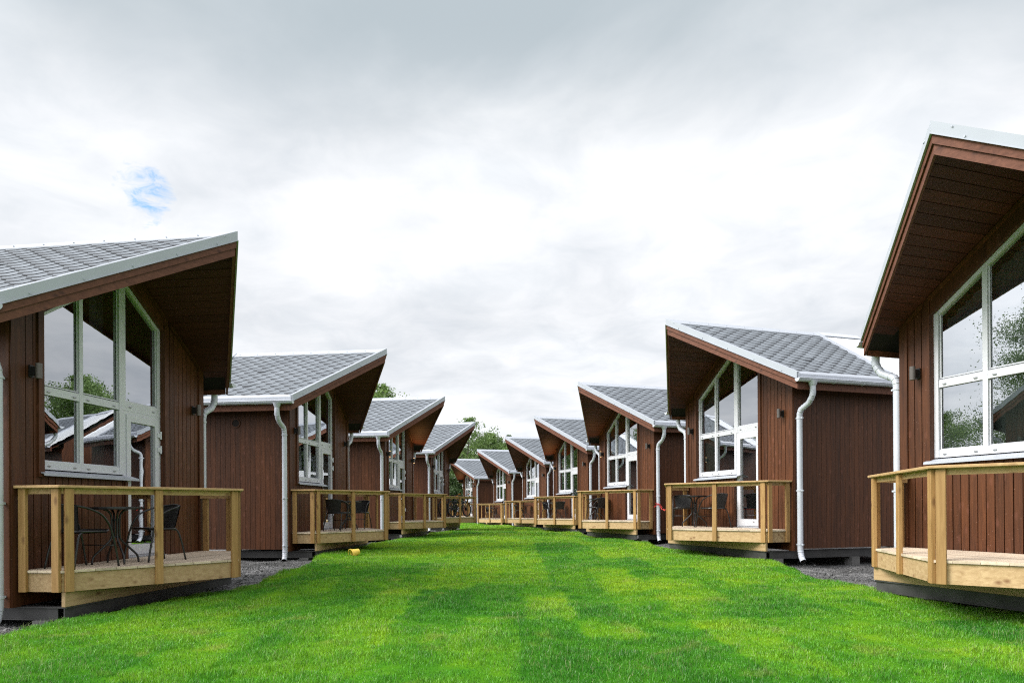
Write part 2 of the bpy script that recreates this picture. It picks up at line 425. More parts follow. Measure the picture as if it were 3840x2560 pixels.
    # --- fascia boards and white verge flashing along the prow
    def slant(mb, sgn, yo, yi, zo0, zo1, u1=WE, zi0=None, zi1=None):
        # vertical-sided bar from the tip to the eave corner
        q = []
        for (zof) in (zo1, zo0):
            q += [(0, yf(0) + yo, ztop(0) + zof), (sgn * u1, yf(u1) + yo, ztop(u1) + zof), (sgn * u1, yf(u1) + yi, ztop(u1) + zof), (0, yf(0) + yi, ztop(0) + zof)]
        if sgn < 0: q = [q[0], q[3], q[2], q[1], q[4], q[7], q[6], q[5]]
        mb.hexa(q)
    for sgn in (-1, 1):
        mb = MB(); slant(mb, sgn, -.010, .05, -.13, -.234); slant(mb, sgn, .014, .05, -.238, -.345)
        mb.build('fascia', M['fascia'], root)
        mb = MB()
        slant(mb, sgn, -.030, -.010, -.001, -.128, WE + .02); slant(mb, sgn, -.042, -.012, -.1285, -.137, WE + .02); slant(mb, sgn, -.009, .034, .0, -.014, WE + .02)
        slant(mb, sgn, .024, .034, -.015, -.05, WE)
        for k in range(5):
            u = .25 + k * .46; dy = yf(u) - .03
            mb.lathe([(.013, -.006), (.013, .002)], 8, (sgn * u, dy, ztop(u) - .105), 'y')
        mb.build('verge_flashing', M['white_metal'], root)
        # rear verge of the shingled part
        mb = MB(); q0 = [(0, HR), (sgn * (WE + .02), ztop(WE + .02)), (sgn * (WE + .02), ztop(WE + .02) - .06), (0, HR - .06)]
        mb.ext(q0, 'y', LB - .05, LB + .05); mb.build('rear_verge', M['white_metal'], root)
        # white apron over the gutter
        mb = MB(); xa, xb = sgn * (WE - .05), sgn * (WE + .035)
        y0 = yf(WE) - .005
        mb.ext([(xa, ztop(WE - .05) - .022), (sgn * (WE + .022), ztop(WE + .02) - .040), (xb, 3.305), (sgn * (WE + .02), 3.305), (sgn * (WE + .008), ztop(WE + .01) - .06), (xa, ztop(WE - .05) - .04)], 'y', y0 + .02, LA)
        mb.build('eave_apron', M['white_metal'], root)
        mb = MB(); a, b = sorted((sgn * (WE - .038), sgn * (WE - .004))); mb.box(a, b, yf(WE) + .055, LA, 3.112, 3.30)
        mb.build('eave_board', M['fascia'], root)
        # gutter
        mb = MB(); gx = sgn * (WE + .075); gz = 3.305; rg = .064; ng = 10; prof = []
        for k in range(ng + 1):
            t = math.pi + math.pi * k / ng; prof.append((gx + rg * math.cos(t), gz + rg * math.sin(t)))
        inner = [(gx + (p[0] - gx) * .93, gz + (p[1] - gz) * .93) for p in prof][::-1]
        y0 = yf(WE) - .05
        mb.ext(prof + inner, 'y', y0, LA); mb.ext(prof, 'y', y0 - .006, y0 + .002); mb.ext(prof, 'y', LA - .002, LA + .006)
        mb.tube([(gx + sgn * rg, y0, gz), (gx + sgn * rg, LA, gz)], .009, 6)
        for yy in (0.55, 1.25, 1.95, 2.65, 3.3):
            mb.tube([(gx + 1.04 * rg * math.cos(math.pi + math.pi * k / 8), yy, gz + 1.06 * rg * math.sin(math.pi + math.pi * k / 8)) for k in range(9)], .008, 5)
        mb.build('gutter', M['grey_pipe'], root, smooth=False)
        # downpipe
        mb = MB(); px = sgn * (WW + .115); yy = .055; rp = .055
        pts = [(gx, yy, 3.235), (gx, yy, 3.12), (gx - sgn * .0, yy, 3.03), (gx - sgn * .035, yy, 2.955), (gx - sgn * .11, yy, 2.865),
               (px + sgn * .05, yy, 2.77), (px + sgn * .012, yy, 2.70), (px, yy, 2.62), (px, yy, .02), (px + sgn * .012, yy - .0, -.05), (px + sgn * .05, yy - .015, -.13), (px + sgn * .115, yy - .03, -.20)]
        mb.tube(pts, rp, 16, caps=False)
        mb.tube([pts[-1], (pts[-1][0] - sgn * .06, pts[-1][1] + .015, pts[-1][2] + .065)], rp * .9, 16, caps=False, mi=1)
        mb.tube([(gx, yy, 3.27), (gx, yy, 3.17)], [.095, .058], 16, caps=False)
        for zz in (3.0, 2.93, 2.80, 2.74, 2.68, -.02, -.07, -.12):
            c = min(range(len(pts) - 1), key=lambda i: abs((pts[i][2] + pts[i + 1][2]) / 2 - zz)); A, B = Vector(pts[c]), Vector(pts[c + 1])
            t = max(0, min(1, (zz - A.z) / (B.z - A.z))); C = A.lerp(B, t); d = (B - A).normalized() * .008
            mb.tube([C - d, C + d], rp * 1.05, 16)
        o = mb.build('downpipe', [M['grey_pipe'], M['vent']], root, smooth=True)
        for zz in (2.60, 1.18, .12):
            b = MB(); b.tube([(px, yy, zz - .014), (px, yy, zz + .014)], rp + .007, 16)
            b.box(min(px - sgn * .13, px), max(px - sgn * .13, px), yy - .012, yy + .012, zz - .012, zz + .012)
            b.box(px - .09, px + .09, yy - .016, yy + .016, zz - .012, zz + .012)
            b.build('pipe_clamp', M['grey_pipe'], o)
        # wall lamp
        lx = sgn * 1.63
        mb = MB(); mb.lathe([(.034, 2.65), (.036, 2.652), (.036, 2.828), (.034, 2.83)], 16, (lx, -.115, 0)); lamp = mb.build('wall_lamp', M['lamp_body'], root, smooth=False)
        mb = MB(); mb.box(lx - .022, lx + .022, -.10, -.008, 2.69, 2.79); mb.box(lx - .032, lx + .032, -.028, -.0085, 2.67, 2.81); mb.build('bracket', M['lamp_arm'], lamp)
    # ridge cap
    mb = MB()
    mb.ext([(-.17, HR - .128), (0, HR - .012), (.17, HR - .128), (.17, HR - .142), (0, HR - .026), (-.17, HR - .142)], 'y', -ORR + .06, LB - .051)
    for k in range(8): mb.lathe([(.012, HR - .09), (.012, HR - .068)], 6, (-.10, -ORR + .5 + k * .47, 0)); mb.lathe([(.012, HR - .09), (.012, HR - .068)], 6, (.10, -ORR + .5 + k * .47, 0))
    mb.build('ridge_cap', M['white_metal'], root)
    # --- window
    y0, y1 = .05, .12
    mb = MB()
    def up(u0, u1, z0, f0, f1, ya=y0, yb=y1): mb.ext([(u0, z0), (u1, z0), (u1, f1), (u0, f0)], 'y', ya, yb)
    ft = .066
    up(WLO, WLO + .062, 1.60, wtop(WLO), wtop(WLO + .07))
    up(WLO + .07, -.045, 1.60, 1.70, 1.70)
    up(WLO + .07, -.79, 2.515, 2.615, 2.615, y0 + .003); up(-.725, -.045, 2.515, 2.615, 2.615, y0 + .003)
    up(-.79, -.725, 1.70, wtop(-.79) - ft, wtop(-.725) - ft)
    up(-.045, .03, 1.60, wtop(-.045) - .02, wtop(0) - .0, y0 - .004)
    up(.03, .085, 2.52, wtop(.03) - .02, wtop(.085) - .02, y0 - .004)
    up(.085, .80, 2.52, 2.66, 2.66, y0 + .003)
    up(.80, DHI, 2.52, wtop(.80), wtop(DHI))
    for a, b in ((WLO + .07, -.79), (-.79, -.045), (.085, .80)):
        mb.ext([(a, wtop(a) - ft), (b, wtop(b) - ft), (b, wtop(b)), (a, wtop(a))], 'y', y0 + .002, y1)
    # inner beads
    for (a, b, z0, zt) in ((WLO + .07, -.79, 2.63, None), (-.725, -.045, 2.63, None), (WLO + .07, -.79, 1.70, 2.50), (-.725, -.045, 1.70, 2.50), (.085, .80, 2.66, None)):
        for q in (a, b - .014):
            t0 = zt if zt else wtop(q) - ft; t1 = zt if zt else wtop(q + .014) - ft
            mb.ext([(q, z0), (q + .014, z0), (q + .014, t1), (q, t0)], 'y', .078, .088)
        mb.box(a + .022, b - .022, .072, .088, z0, z0 + .014)
    # drain caps
    for u in (-1.30, -.88, -.64, -.15): 
        for z in (1.635, 2.545): mb.box(u - .022, u + .022, y0 - .012, y0 + .004, z, z + .014, mi=1)
    for u in (.18, .70): mb.box(u - .022, u + .022, y0 - .012, y0 + .004, 2.575, 2.589, mi=1)
    win = mb.build('window', [M['white_frame'], M['steel_grey']], root)
    for poly in ([(WLO + .06, 1.69), (-.785, 1.69), (-.785, 2.51), (WLO + .06, 2.51)], [(-.73, 1.69), (-.04, 1.69), (-.04, 2.51), (-.73, 2.51)],
                 [(WLO + .06, 2.62), (-.785, 2.62), (-.785, wtop(.785) - .07), (WLO + .06, wtop(WLO + .06) - .07)],
                 [(-.73, 2.62), (-.04, 2.62), (-.04, wtop(.04) - .07), (-.73, wtop(.73) - .07)],
                 [(.08, 2.65), (.805, 2.65), (.805, wtop(.805) - .07), (.08, wtop(.08) - .07)]):
        g = MB(); g.add([(p[0], .092, p[1]) for p in poly], [tuple(range(4))]); g.build('pane', M['glass'], win)
    mb = MB(); mb.ext([(.05, 1.585), (-.075, 1.545), (-.078, 1.515), (-.072, 1.515), (-.068, 1.535), (.05, 1.572)], 'x', WLO - .06, .20); mb.build('sill', M['white_metal'], win)
    # --- door
    mb = MB(); a, b = .033, DHI - .003
    mb.box(a, a + .055, .05, .12, .425, 2.518); mb.box(b - .055, b, .05, .12, .425, 2.518); mb.box(a + .055, b - .055, .05, .12, .425, .45); mb.box(a + .055, b - .055, .05, .12, 2.47, 2.518)
    a += .058; b -= .058
    mb.box(a, a + .085, .035, .10, .453, 2.467); mb.box(b - .085, b, .035, .10, .453, 2.467); mb.box(a + .085, b - .085, .036, .10, .453, .60); mb.box(a + .085, b - .085, .036, .10, 2.37, 2.467)
    mb.box(b - .2, b - .16, .022, .037, .54, .555, mi=1)
    door = mb.build('door', [M['white_frame'], M['steel_grey']], root)
    g = MB(); g.add([(a + .08, .075, .595), (b - .08, .075, .595), (b - .08, .075, 2.375), (a + .08, .075, 2.375)], [(0, 1, 2, 3)]); g.build('pane', M['glass'], door)
    mb = MB(); mb.lathe([(.022, 0), (.022, .012)], 10, (a + .042, .022, 1.42), 'y'); mb.tube([(a + .042, .03, 1.42), (a + .042, -.02, 1.42), (a + .05, -.028, 1.42), (a + .17, -.028, 1.42)], .009, 8); mb.build('handle', M['alloy'], door)
    for z in (.82, 2.02, 2.24):
        mb = MB(); mb.lathe([(.016, z - .06), (.016, z + .06)], 10, (b + .022, .018, 0)); mb.box(b - .04, b + .055, .020, .034, z - .035, z + .035); mb.build('hinge', M['white_frame'], door)
    mb = MB(); mb.box(.02, DHI + .02, -.04, .05, .407, .424); mb.build('threshold', M['steel_grey'], door)
    # --- room behind the glass
    mb = MB(); mb.box(-1.84, 1.84, .13, 3.3, .36, .40, mi=1); mb.ext([(-1.84, .41), (1.84, .41), (1.84, zbot(1.84)), (0, zbot(0) - .02), (-1.84, zbot(1.84))], 'y', 2.9, 2.94)
    mb.box(-1.85, -1.842, .13, 2.9, .41, 3.3); mb.box(1.842, 1.85, .13, 2.9, .41, 3.3)
    mb.build('interior', [M['inner'], M['inner_floor']], root)
    # --- steel base frame on blocks
    mb = MB()
    def ibeam(x0, x1, y0, y1, z0, z1):
        if x1 - x0 > y1 - y0:
            ym = (y0 + y1) / 2; mb.box(x0, x1, y0, y1, z1 - .014, z1); mb.box(x0, x1, y0, y1, z0, z0 + .014); mb.box(x0, x1, y0 + .02, y0 + .034, z0 + .014, z1 - .014)
        else:
            s = 1 if x0 > 0 else -1; xo = x1 if s > 0 else x0
            mb.box(x0, x1, y0, y1, z1 - .014, z1); mb.box(x0, x1, y0, y1, z0, z0 + .014)
            w0, w1 = sorted((xo - s * .034, xo - s * .02)); mb.box(w0, w1, y0, y1, z0 + .014, z1 - .014)
    ibeam(-1.80, 1.80, -.60, -.48, -.165, -.012); ibeam(-1.80, -1.68, -.475, LA, -.165, -.012); ibeam(1.68, 1.80, -.475, LA, -.165, -.012)
    mb.build('steel_frame', M['steel_beam'], root)
    mb = MB()
    mb.box(-1.88, 1.88, .05, .07, .0, .025); 
    mb.build('bottom_flashing', M['steel_beam'], root)
    for (x, y) in ((-1.74, -.3), (1.74, -.3), (-1.74, 1.6), (1.74, 1.6), (-1.74, 3.2), (1.74, 3.2)):
        b = MB(); b.box(x - .1, x + .1, y - .1, y + .1, -.42, -.166); b.build('foundation_block', M['block'], root)
    return root

# ------------------------------------------------------------------ deck (same local frame as its cabin)
RW, R1, R2, RZ_ = 1.908, .606, 1.78, 1.384
FW, F1, F2, FZ = 1.823, .573, 1.678, .164
def inset(k):      # pentagon A B C D E moved inwards by k
    th = math.atan2(F2 - F1, FW); c = math.cos(th)
    return [(-(FW - k), -.03), (-(FW - k), -(F1 - k * (1 - math.sin(th)) / c * 0 - k * .55)), (0, -(F2 - k / c)), (FW - k, -(F1 - k * .55)), (FW - k, -.03)]
def deck():
    root = empty('wooden_deck')
    outer = inset(0); inn = inset(.046)
    # decking boards, parallel to the gable
    mb = MB(); bw = .122; y = -.035
    pent = inset(-.022); th = (F2 - F1) / FW
    while y > -F2 - .03:
        y1 = y - bw + .006
        cells = [(-FW - .1, y1), (FW + .1, y1), (FW + .1, y), (-FW - .1, y)]
        for i in range(4):
            A, B = pent[i], pent[i + 1]
            nx, ny = -(B[1] - A[1]), (B[0] - A[0])          # inside is on the left when walking A..E round the front
            cells = clip(cells, lambda p: nx * (p[0] - A[0]) + ny * (p[1] - A[1]))
            if len(cells) < 3: break
        if len(cells) >= 3: mb.ext(cells, 'z', .382, .41)
        y -= bw
    mb.build('decking', M['deck'], root)
    # fascia, posts, rails
    def edge_bar(mb, A, B, t, z0, z1, off=0.):
        d = Vector((B[0] - A[0], B[1] - A[1], 0)).normalized(); nrm = Vector((-d.y, d.x, 0))   # points inward
        a, b = Vector((*A, 0)) + nrm * off, Vector((*B, 0)) + nrm * off; c, e = b + nrm * t, a + nrm * t
        P = [a, b, c, e]; mb.hexa([(p.x, p.y, z0) for p in P] + [(p.x, p.y, z1) for p in P])
    for i in range(4):
        mb = MB(); edge_bar(mb, outer[i], outer[i + 1], .044, FZ, .376 if i in (0, 3) else .377); o = mb.build('fascia_board', M['pine_fascia'], root)
    mb = MB(); mb.box(-1.82, 1.82, -.605, -.555, -.010, .160); mb.build('support_beam', M['pine_fascia'], root, bevel=.004)
    mb = MB(); 
    for x in (-1.2, -.6, 0, .6, 1.2): mb.box(x - .022, x + .022, -.9 if abs(x) > 1 else -1.2, -.06, .20, .375)
    mb.build('joists', M['pine_fascia'], root)
    def post(A, B, s_at):
        d = Vector((B[0] - A[0], B[1] - A[1], 0)); L = d.length; d.normalize(); nrm = Vector((-d.y, d.x, 0))
        c = Vector((*A, 0)) + d * (s_at if s_at >= 0 else L + s_at) - nrm * .024
        mb = MB(); h = d * .046; k = nrm * .0235; P = [c - h - k, c + h - k, c + h + k, c - h + k]
        mb.hexa([(p.x, p.y, FZ - .002) for p in P] + [(p.x, p.y, RZ_ - .034) for p in P]); mb.build('post', M['pine'], root, bevel=.004)
    L1 = F1 - .03; LF = math.hypot(FW, F2 - F1)
    post(outer[0], outer[1], .07); post(outer[0], outer[1], -.055)
    post(outer[1], outer[2], .06); post(outer[1], outer[2], LF * .5); post(outer[1], outer[2], -.05)
    post(outer[2], outer[3], .05); post(outer[2], outer[3], LF * .5); post(outer[2], outer[3], -.06)
    post(outer[3], outer[4], .055); post(outer[3], outer[4], -.07)
    rail = [(-RW, -.03), (-RW, -R1), (0, -R2), (RW, -R1), (RW, -.03)]
    ins = lambda k: [(-(RW - k), -.03), (-(RW - k), -(R1 - k * .55)), (0, -(R2 - k * 1.19)), (RW - k, -(R1 - k * .55)), (RW - k, -.03)]
    rin = ins(.145); lo, li = ins(.057), ins(.087)
    for i in range(4):
        mb = MB(); q = [rail[i], rail[i + 1], rin[i + 1], rin[i]]; mb.ext(q, 'z', RZ_ - .032, RZ_); mb.build('handrail', M['pine_rail'], root, bevel=.005)
        mb = MB(); q = [lo[i], lo[i + 1], li[i + 1], li[i]]
        qq = [outer[i], outer[i + 1], inset(.03)[i + 1], inset(.03)[i]]
        mb.ext(qq, 'z', RZ_ - .098, RZ_ - .034); mb.build('rail_board', M['pine_rail'], root)
    return root

CAB = {  # x, y, z (from the eye), yaw
 'L1': (-5.4814, 9.6868, -1.0814, -.1236, 1), 'L2': (-4.8188, 17.3254, -.9144, -.1084, 1), 'L3': (-4.1186, 25.1354, -.8261, -.1121, 1), 'L4': (-3.4356, 32.8322, -.7853, -.1213, 1),
 'R1': (5.9837, 7.6155, -.9635, .3223, -1), 'R2': (4.9831, 15.332, -.8532, .3134, -1), 'R3': (3.7986, 22.8906, -.8081, .3237, -1), 'R4': (2.6156, 30.6504, -.8504, .3259, -1),
 'R5': (1.2501, 38.2618, -.9325, .3148, -1), 'R6': (-.6476, 45.2325, -1.0285, .3199, -1), 'R7': (-3.3494, 54.1249, -.9664, .3313, -1)}
def pose(k):
    x, y, z, a, s = CAB[k]; return Vector((x, y, z + EYE)), a + (R(90) if s > 0 else R(-90))
def at(k, u, y, z):
    p, rz = pose(k); c, s = math.cos(rz), math.sin(rz); return Vector((p.x + c * u - s * y, p.y + s * u + c * y, p.z + z))

CAB_LABEL = {
 'L1': "brown timber cabin nearest on the left, cut off by the photo's left edge",
 'L2': 'second brown cabin from the front on the left, round vent in its side wall',
 'L3': 'third brown cabin on the left, warm lamp light under its roof',
 'L4': 'last brown cabin of the left row, bicycles standing on its deck',
 'R1': "brown timber cabin nearest on the right, cut off by the photo's right edge",
 'R2': 'second brown cabin on the right, its side wall and white rear roof showing',
 'R3': 'third brown cabin from the front on the right, red tape tied to its downpipe',
 'R4': 'fourth brown cabin from the front on the right, amber light under its prow roof',
 'R5': 'fifth brown cabin on the right, between the one with amber light and the sixth',
 'R6': 'sixth brown cabin on the right, last but one, ahead of the one beside the trees',
 'R7': 'farthest brown cabin at the end of the right row, beside the trees'}
DECK_LABEL = {
 'L1': "pine deck with railing on the nearest left cabin at the photo's left edge",
 'L2': 'pine deck on the second left cabin, just behind the yellow bucket',
 'L3': 'empty pine deck between the second left deck and the one with bicycles',
 'L4': 'pine deck carrying the bicycles at the end of the left row',
 'R1': 'empty pine deck with pale boards at the right edge of the photo',
 'R2': 'pine deck on the second right cabin, red tape tied to its corner post',
 'R3': 'pine deck on the third right cabin, black chairs and table at its far end',
 'R4': 'pine deck on the fourth right cabin, two chairs facing across a table',
 'R5': 'pine deck on the fifth right cabin, one chair back turned to the lawn',
 'R6': 'small looking pine deck on the sixth right cabin with chairs tipped against a table',
 'R7': 'farthest pine deck, glimpsed through the bicycles'}
proto_c = cabin(); proto_d = deck()
cabs, decks = {}, {}
for i, k in enumerate(CAB):
    c = proto_c if i == 0 else copy_tree(proto_c); d = proto_d if i == 0 else copy_tree(proto_d)
    p, rz = pose(k)
    c.location = p; c.rotation_euler = (0, 0, rz); d.location = p; d.rotation_euler = (0, 0, rz)
    tag(c, CAB_LABEL[k], 'cabin', 'brown timber cabins along the lawn'); tag(d, DECK_LABEL[k], 'deck', 'pine decks in front of the cabins')
    cabs[k] = c; decks[k] = d

for (x, y, z, lab) in ((12.6, 25.9, -.80, 'brown cabin of the row behind, mirrored in the nearest left window'), (11.4, 33.6, -.84, 'brown cabin of the row behind, mirrored beside the trees in the left window'), (13.9, 18.0, -.86, 'brown cabin of the row behind, mirrored in the second left window')):
    c = copy_tree(proto_c); c.location = (x, y, z + EYE); c.rotation_euler = (0, 0, .32 + R(90)); tag(c, lab, 'cabin', 'cabins mirrored in the window panes')
# curtains, vent and lit lamps differ from cabin to cabin
def curtain(k, u0, u1, z1f, mat, y=.20):
    mb = MB(); n = max(6, int((u1 - u0) / .035)); vs = []
    for i in range(n + 1):
        u = u0 + (u1 - u0) * i / n; yy = y + .028 * math.sin(i * 1.9 + math.sin(i * .7)); vs += [(u, yy, .45), (u, yy, z1f(u))]
    mb.add(vs, [(2 * i, 2 * i + 2, 2 * i + 3, 2 * i + 1) for i in range(n)]); mb.build('curtain', M[mat], cabs[k], smooth=True)
top = lambda u: wtop(u) - .12
curtain('R1', -1.42, -.02, lambda u: wtop(u) - .14, 'curtain')
curtain('L2', -1.42, -1.02, lambda u: 2.45, 'curtain_pale'); curtain('L3', -1.42, -1.05, lambda u: 2.9, 'curtain_pale')
for k in ('R2', 'R3', 'R4', 'R5', 'R6'): curtain(k, -1.42, -.95, lambda u: wtop(u) - .2, 'curtain')
curtain('L1', -.3, .0, top, 'curtain', .3); curtain('L4', -1.42, -.9, top, 'curtain')
mb = MB(); mb.lathe([(.105, 0), (.105, .02), (.085, .02)], 24, (0, 0, 0), 'x', cap1=False); mb.lathe([(.085, .012), (.0, .012)], 24, (0, 0, 0), 'x', cap0=False, cap1=False, mi=1)
v = mb.build('air_vent', [M['siding'], M['vent']], cabs['L2']); v.location = (-1.907, 1.257, 2.90); v.rotation_euler = (0, 0, R(180))
v['label'] = 'round dark vent in the side wall'
for k, sgn, pw in (('L3', 1, 15), ('R4', -1, 15), ('R3', -1, 5), ('R7', -1, 15), ('L3', -1, 4)):
    mb = MB(); mb.lathe([(.028, 2.642), (.028, 2.649)], 12, (sgn * 1.63, -.115, 0)); mb.lathe([(.028, 2.831), (.028, 2.838)], 12, (sgn * 1.63, -.115, 0))
    mb.build('lit_bulb', M['bulb'], cabs[k])
    ld = bpy.data.lights.new('lamp_glow', 'SPOT'); ld.energy = pw * .75; ld.color = (1, .50, .18); ld.shadow_soft_size = .03; ld.spot_size = R(75); ld.spot_blend = .6
    lo = bpy.data.objects.new('lamp_glow', ld); COL.objects.link(lo); lo.parent = cabs[k]; lo.location = (sgn * 1.63, -.16, 2.85); lo.rotation_euler = (R(180 + 12), 0, 0)
# small white notice boxes on the far cabin
mb = MB(); mb.box(-.06, .06, -.03, .0, 0, .28); o = mb.build('meter_box', M['white_frame'], cabs['R7']); o.location = (1.28, -.01, 3.0)

# ------------------------------------------------------------------ garden chair, front = -Y
def chair():
    root = empty('garden_chair')
    half = [(.27, -.27, .0), (.268, -.235, .20), (.262, -.19, .40), (.256, -.14, .53), (.25, -.05, .635), (.245, .07, .69), (.225, .18, .725), (.15, .262, .745), (.0, .295, .755)]
    full = half + [(-p[0], p[1], p[2]) for p in half[-2::-1]]
    mb = MB(); mb.tube(smooth_pts(full, 5), .0125, 8); mb.build('arm_frame', M['black_tube'], root, smooth=True)
    for s in (-1, 1):
        mb = MB(); mb.tube(smooth_pts([(s * .19, .0, .425), (s * .195, .15, .42), (s * .205, .205, .38), (s * .222, .25, .22), (s * .235, .295, 0)], 4), .0125, 8); mb.build('rear_leg', M['black_tube'], root, smooth=True)
    mb = MB(); mb.tube([(-.262, -.225, .255), (.262, -.225, .255)], .008, 6); mb.build('stretcher', M['black_tube'], root, smooth=True)
    mb = MB(); ring = []
    for k in range(28):
        t = 2 * math.pi * k / 28; c, s = math.cos(t), math.sin(t); e = .55
        ring.append((.235 * math.copysign(abs(c) ** e, c), -.01 + .215 * math.copysign(abs(s) ** e, s), .432 + (.012 if s < -.5 else 0)))
    mb.tube(ring, .013, 8, closed=True, mi=1)
    mb.add(ring, [tuple(range(28))]); mb.add([(p[0], p[1], p[2] - .02) for p in ring], [tuple(range(27, -1, -1))])
    mb.build('seat', [M['rattan'], M['black_tube']], root, smooth=False)
    mb = MB(); nu, nv = 12, 6; vs = []
    for j in range(nv + 1):
        t = j / nv; hw = .165 + .05 * t; z = .44 + .305 * t; yb = .195 + .095 * t
        for i in range(nu + 1):
            a = -1 + 2 * i / nu; vs.append((hw * a, yb - (.02 + .045 * t) * a * a, z))
    fs = [(j * (nu + 1) + i, j * (nu + 1) + i + 1, (j + 1) * (nu + 1) + i + 1, (j + 1) * (nu + 1) + i) for j in range(nv) for i in range(nu)]
    o = len(vs); vs += [(p[0], p[1] + .012, p[2]) for p in vs]; fs += [tuple(o + q for q in f[::-1]) for f in fs]
    mb.add(vs, fs); mb.build('backrest', M['rattan'], root, smooth=True)
    return root
def table():
    root = empty('bistro_table')
    mb = MB(); mb.lathe([(.0, .695), (.315, .695), (.322, .70), (.322, .725), (.31, .728), (.0, .724)], 40, cap0=False, cap1=False); mb.build('table_top', M['black_tube'], root)
    for k in range(4):
        t = R(45 + 90 * k); c, s = math.cos(t), math.sin(t)
        pts = smooth_pts([(.14, .0, .694), (.09, 0, .675), (.052, 0, .61), (.046, 0, .45), (.05, 0, .34), (.085, 0, .275), (.20, 0, .16), (.262, 0, .09), (.277, 0, .0)], 4)
        mb = MB(); mb.tube([(p[0] * c, p[0] * s, p[2]) for p in pts], .0135, 8); mb.build('leg', M['black_tube'], root, smooth=True)
    for z in (.56, .345):
        mb = MB(); mb.lathe([(.036, z - .012), (.036, z + .012)], 16); mb.build('collar', M['black_tube'], root)
    return root
pc, pt = chair(), table(); used = set()
def put(proto, k, u, y, face, label, cat, group, tilt=0.):
    o = proto if proto.name not in used else copy_tree(proto); used.add(proto.name)
    p, rz = pose(k); o.location = at(k, u, y, .411); o.rotation_euler = (tilt, 0, rz + face)
    tag(o, label, cat, group); return o
GC, GT = 'black rattan garden chairs on the decks', 'round black bistro tables on the decks'
def CH(k, u, y, face, label, tilt=0.): return put(pc, k, u, y, R(face), label, 'chair', GC, tilt)
def TB(k, u, y, label): return put(pt, k, u, y, R(12), label, 'table', GT)
# face 90 = looks towards +u, -90 = looks towards -u, 0 = looks out to the lawn
CH('L1', -1.38, -.46, 78, 'black garden chair left of the table on the nearest left deck')
TB('L1', -.80, -.46, 'round black table on the nearest left deck')
CH('L1', -.30, -.66, -112, 'black garden chair right of the table on the nearest left deck')
CH('L2', -.62, -.66, 80, 'black garden chair left of the table on the deck behind the yellow bucket')
TB('L2', .22, -.62, 'round black table on the deck behind the yellow bucket')
CH('L2', 1.02, -.62, -95, 'black garden chair right of the table on the deck behind the yellow bucket')
CH('R2', -1.40, -.42, 62, 'black garden chair beside the red taped post on the second right deck')
TB('R2', -.82, -.50, 'round black table between the two chairs on the second right deck')
CH('R2', -.18, -.42, -78, 'black garden chair near the wall, right of the table on the second right deck')
TB('R3', -1.38, -.42, 'round black table at the far corner of the third right deck')
CH('R3', -.72, -.70, -70, 'black garden chair in front of the table on the third right deck')
CH('R3', -1.22, -.12 - .25, -40, 'black garden chair half hidden behind another chair on the third right deck')
CH('R4', -1.02, -.62, 120, 'black garden chair left of the table on the fourth right deck')
TB('R4', -.42, -.52, 'round black table on the fourth right deck in front of the downpipe')
CH('R4', .12, -.60, -95, 'black garden chair right of the table on the fourth right deck')
CH('R5', -.80, -.62, 165, 'black garden chair with its back to the lawn on the fifth right deck')
TB('R5', -.45, -.36, 'round black table behind the lone chair on the fifth right deck')
CH('R6', -1.05, -.55, 100, 'black garden chair at the left on the sixth right deck')
CH('R6', -.52, -.62, 140, 'black garden chair against the table on the sixth right deck')
TB('R6', .02, -.42, 'round black table at the right on the sixth right deck')

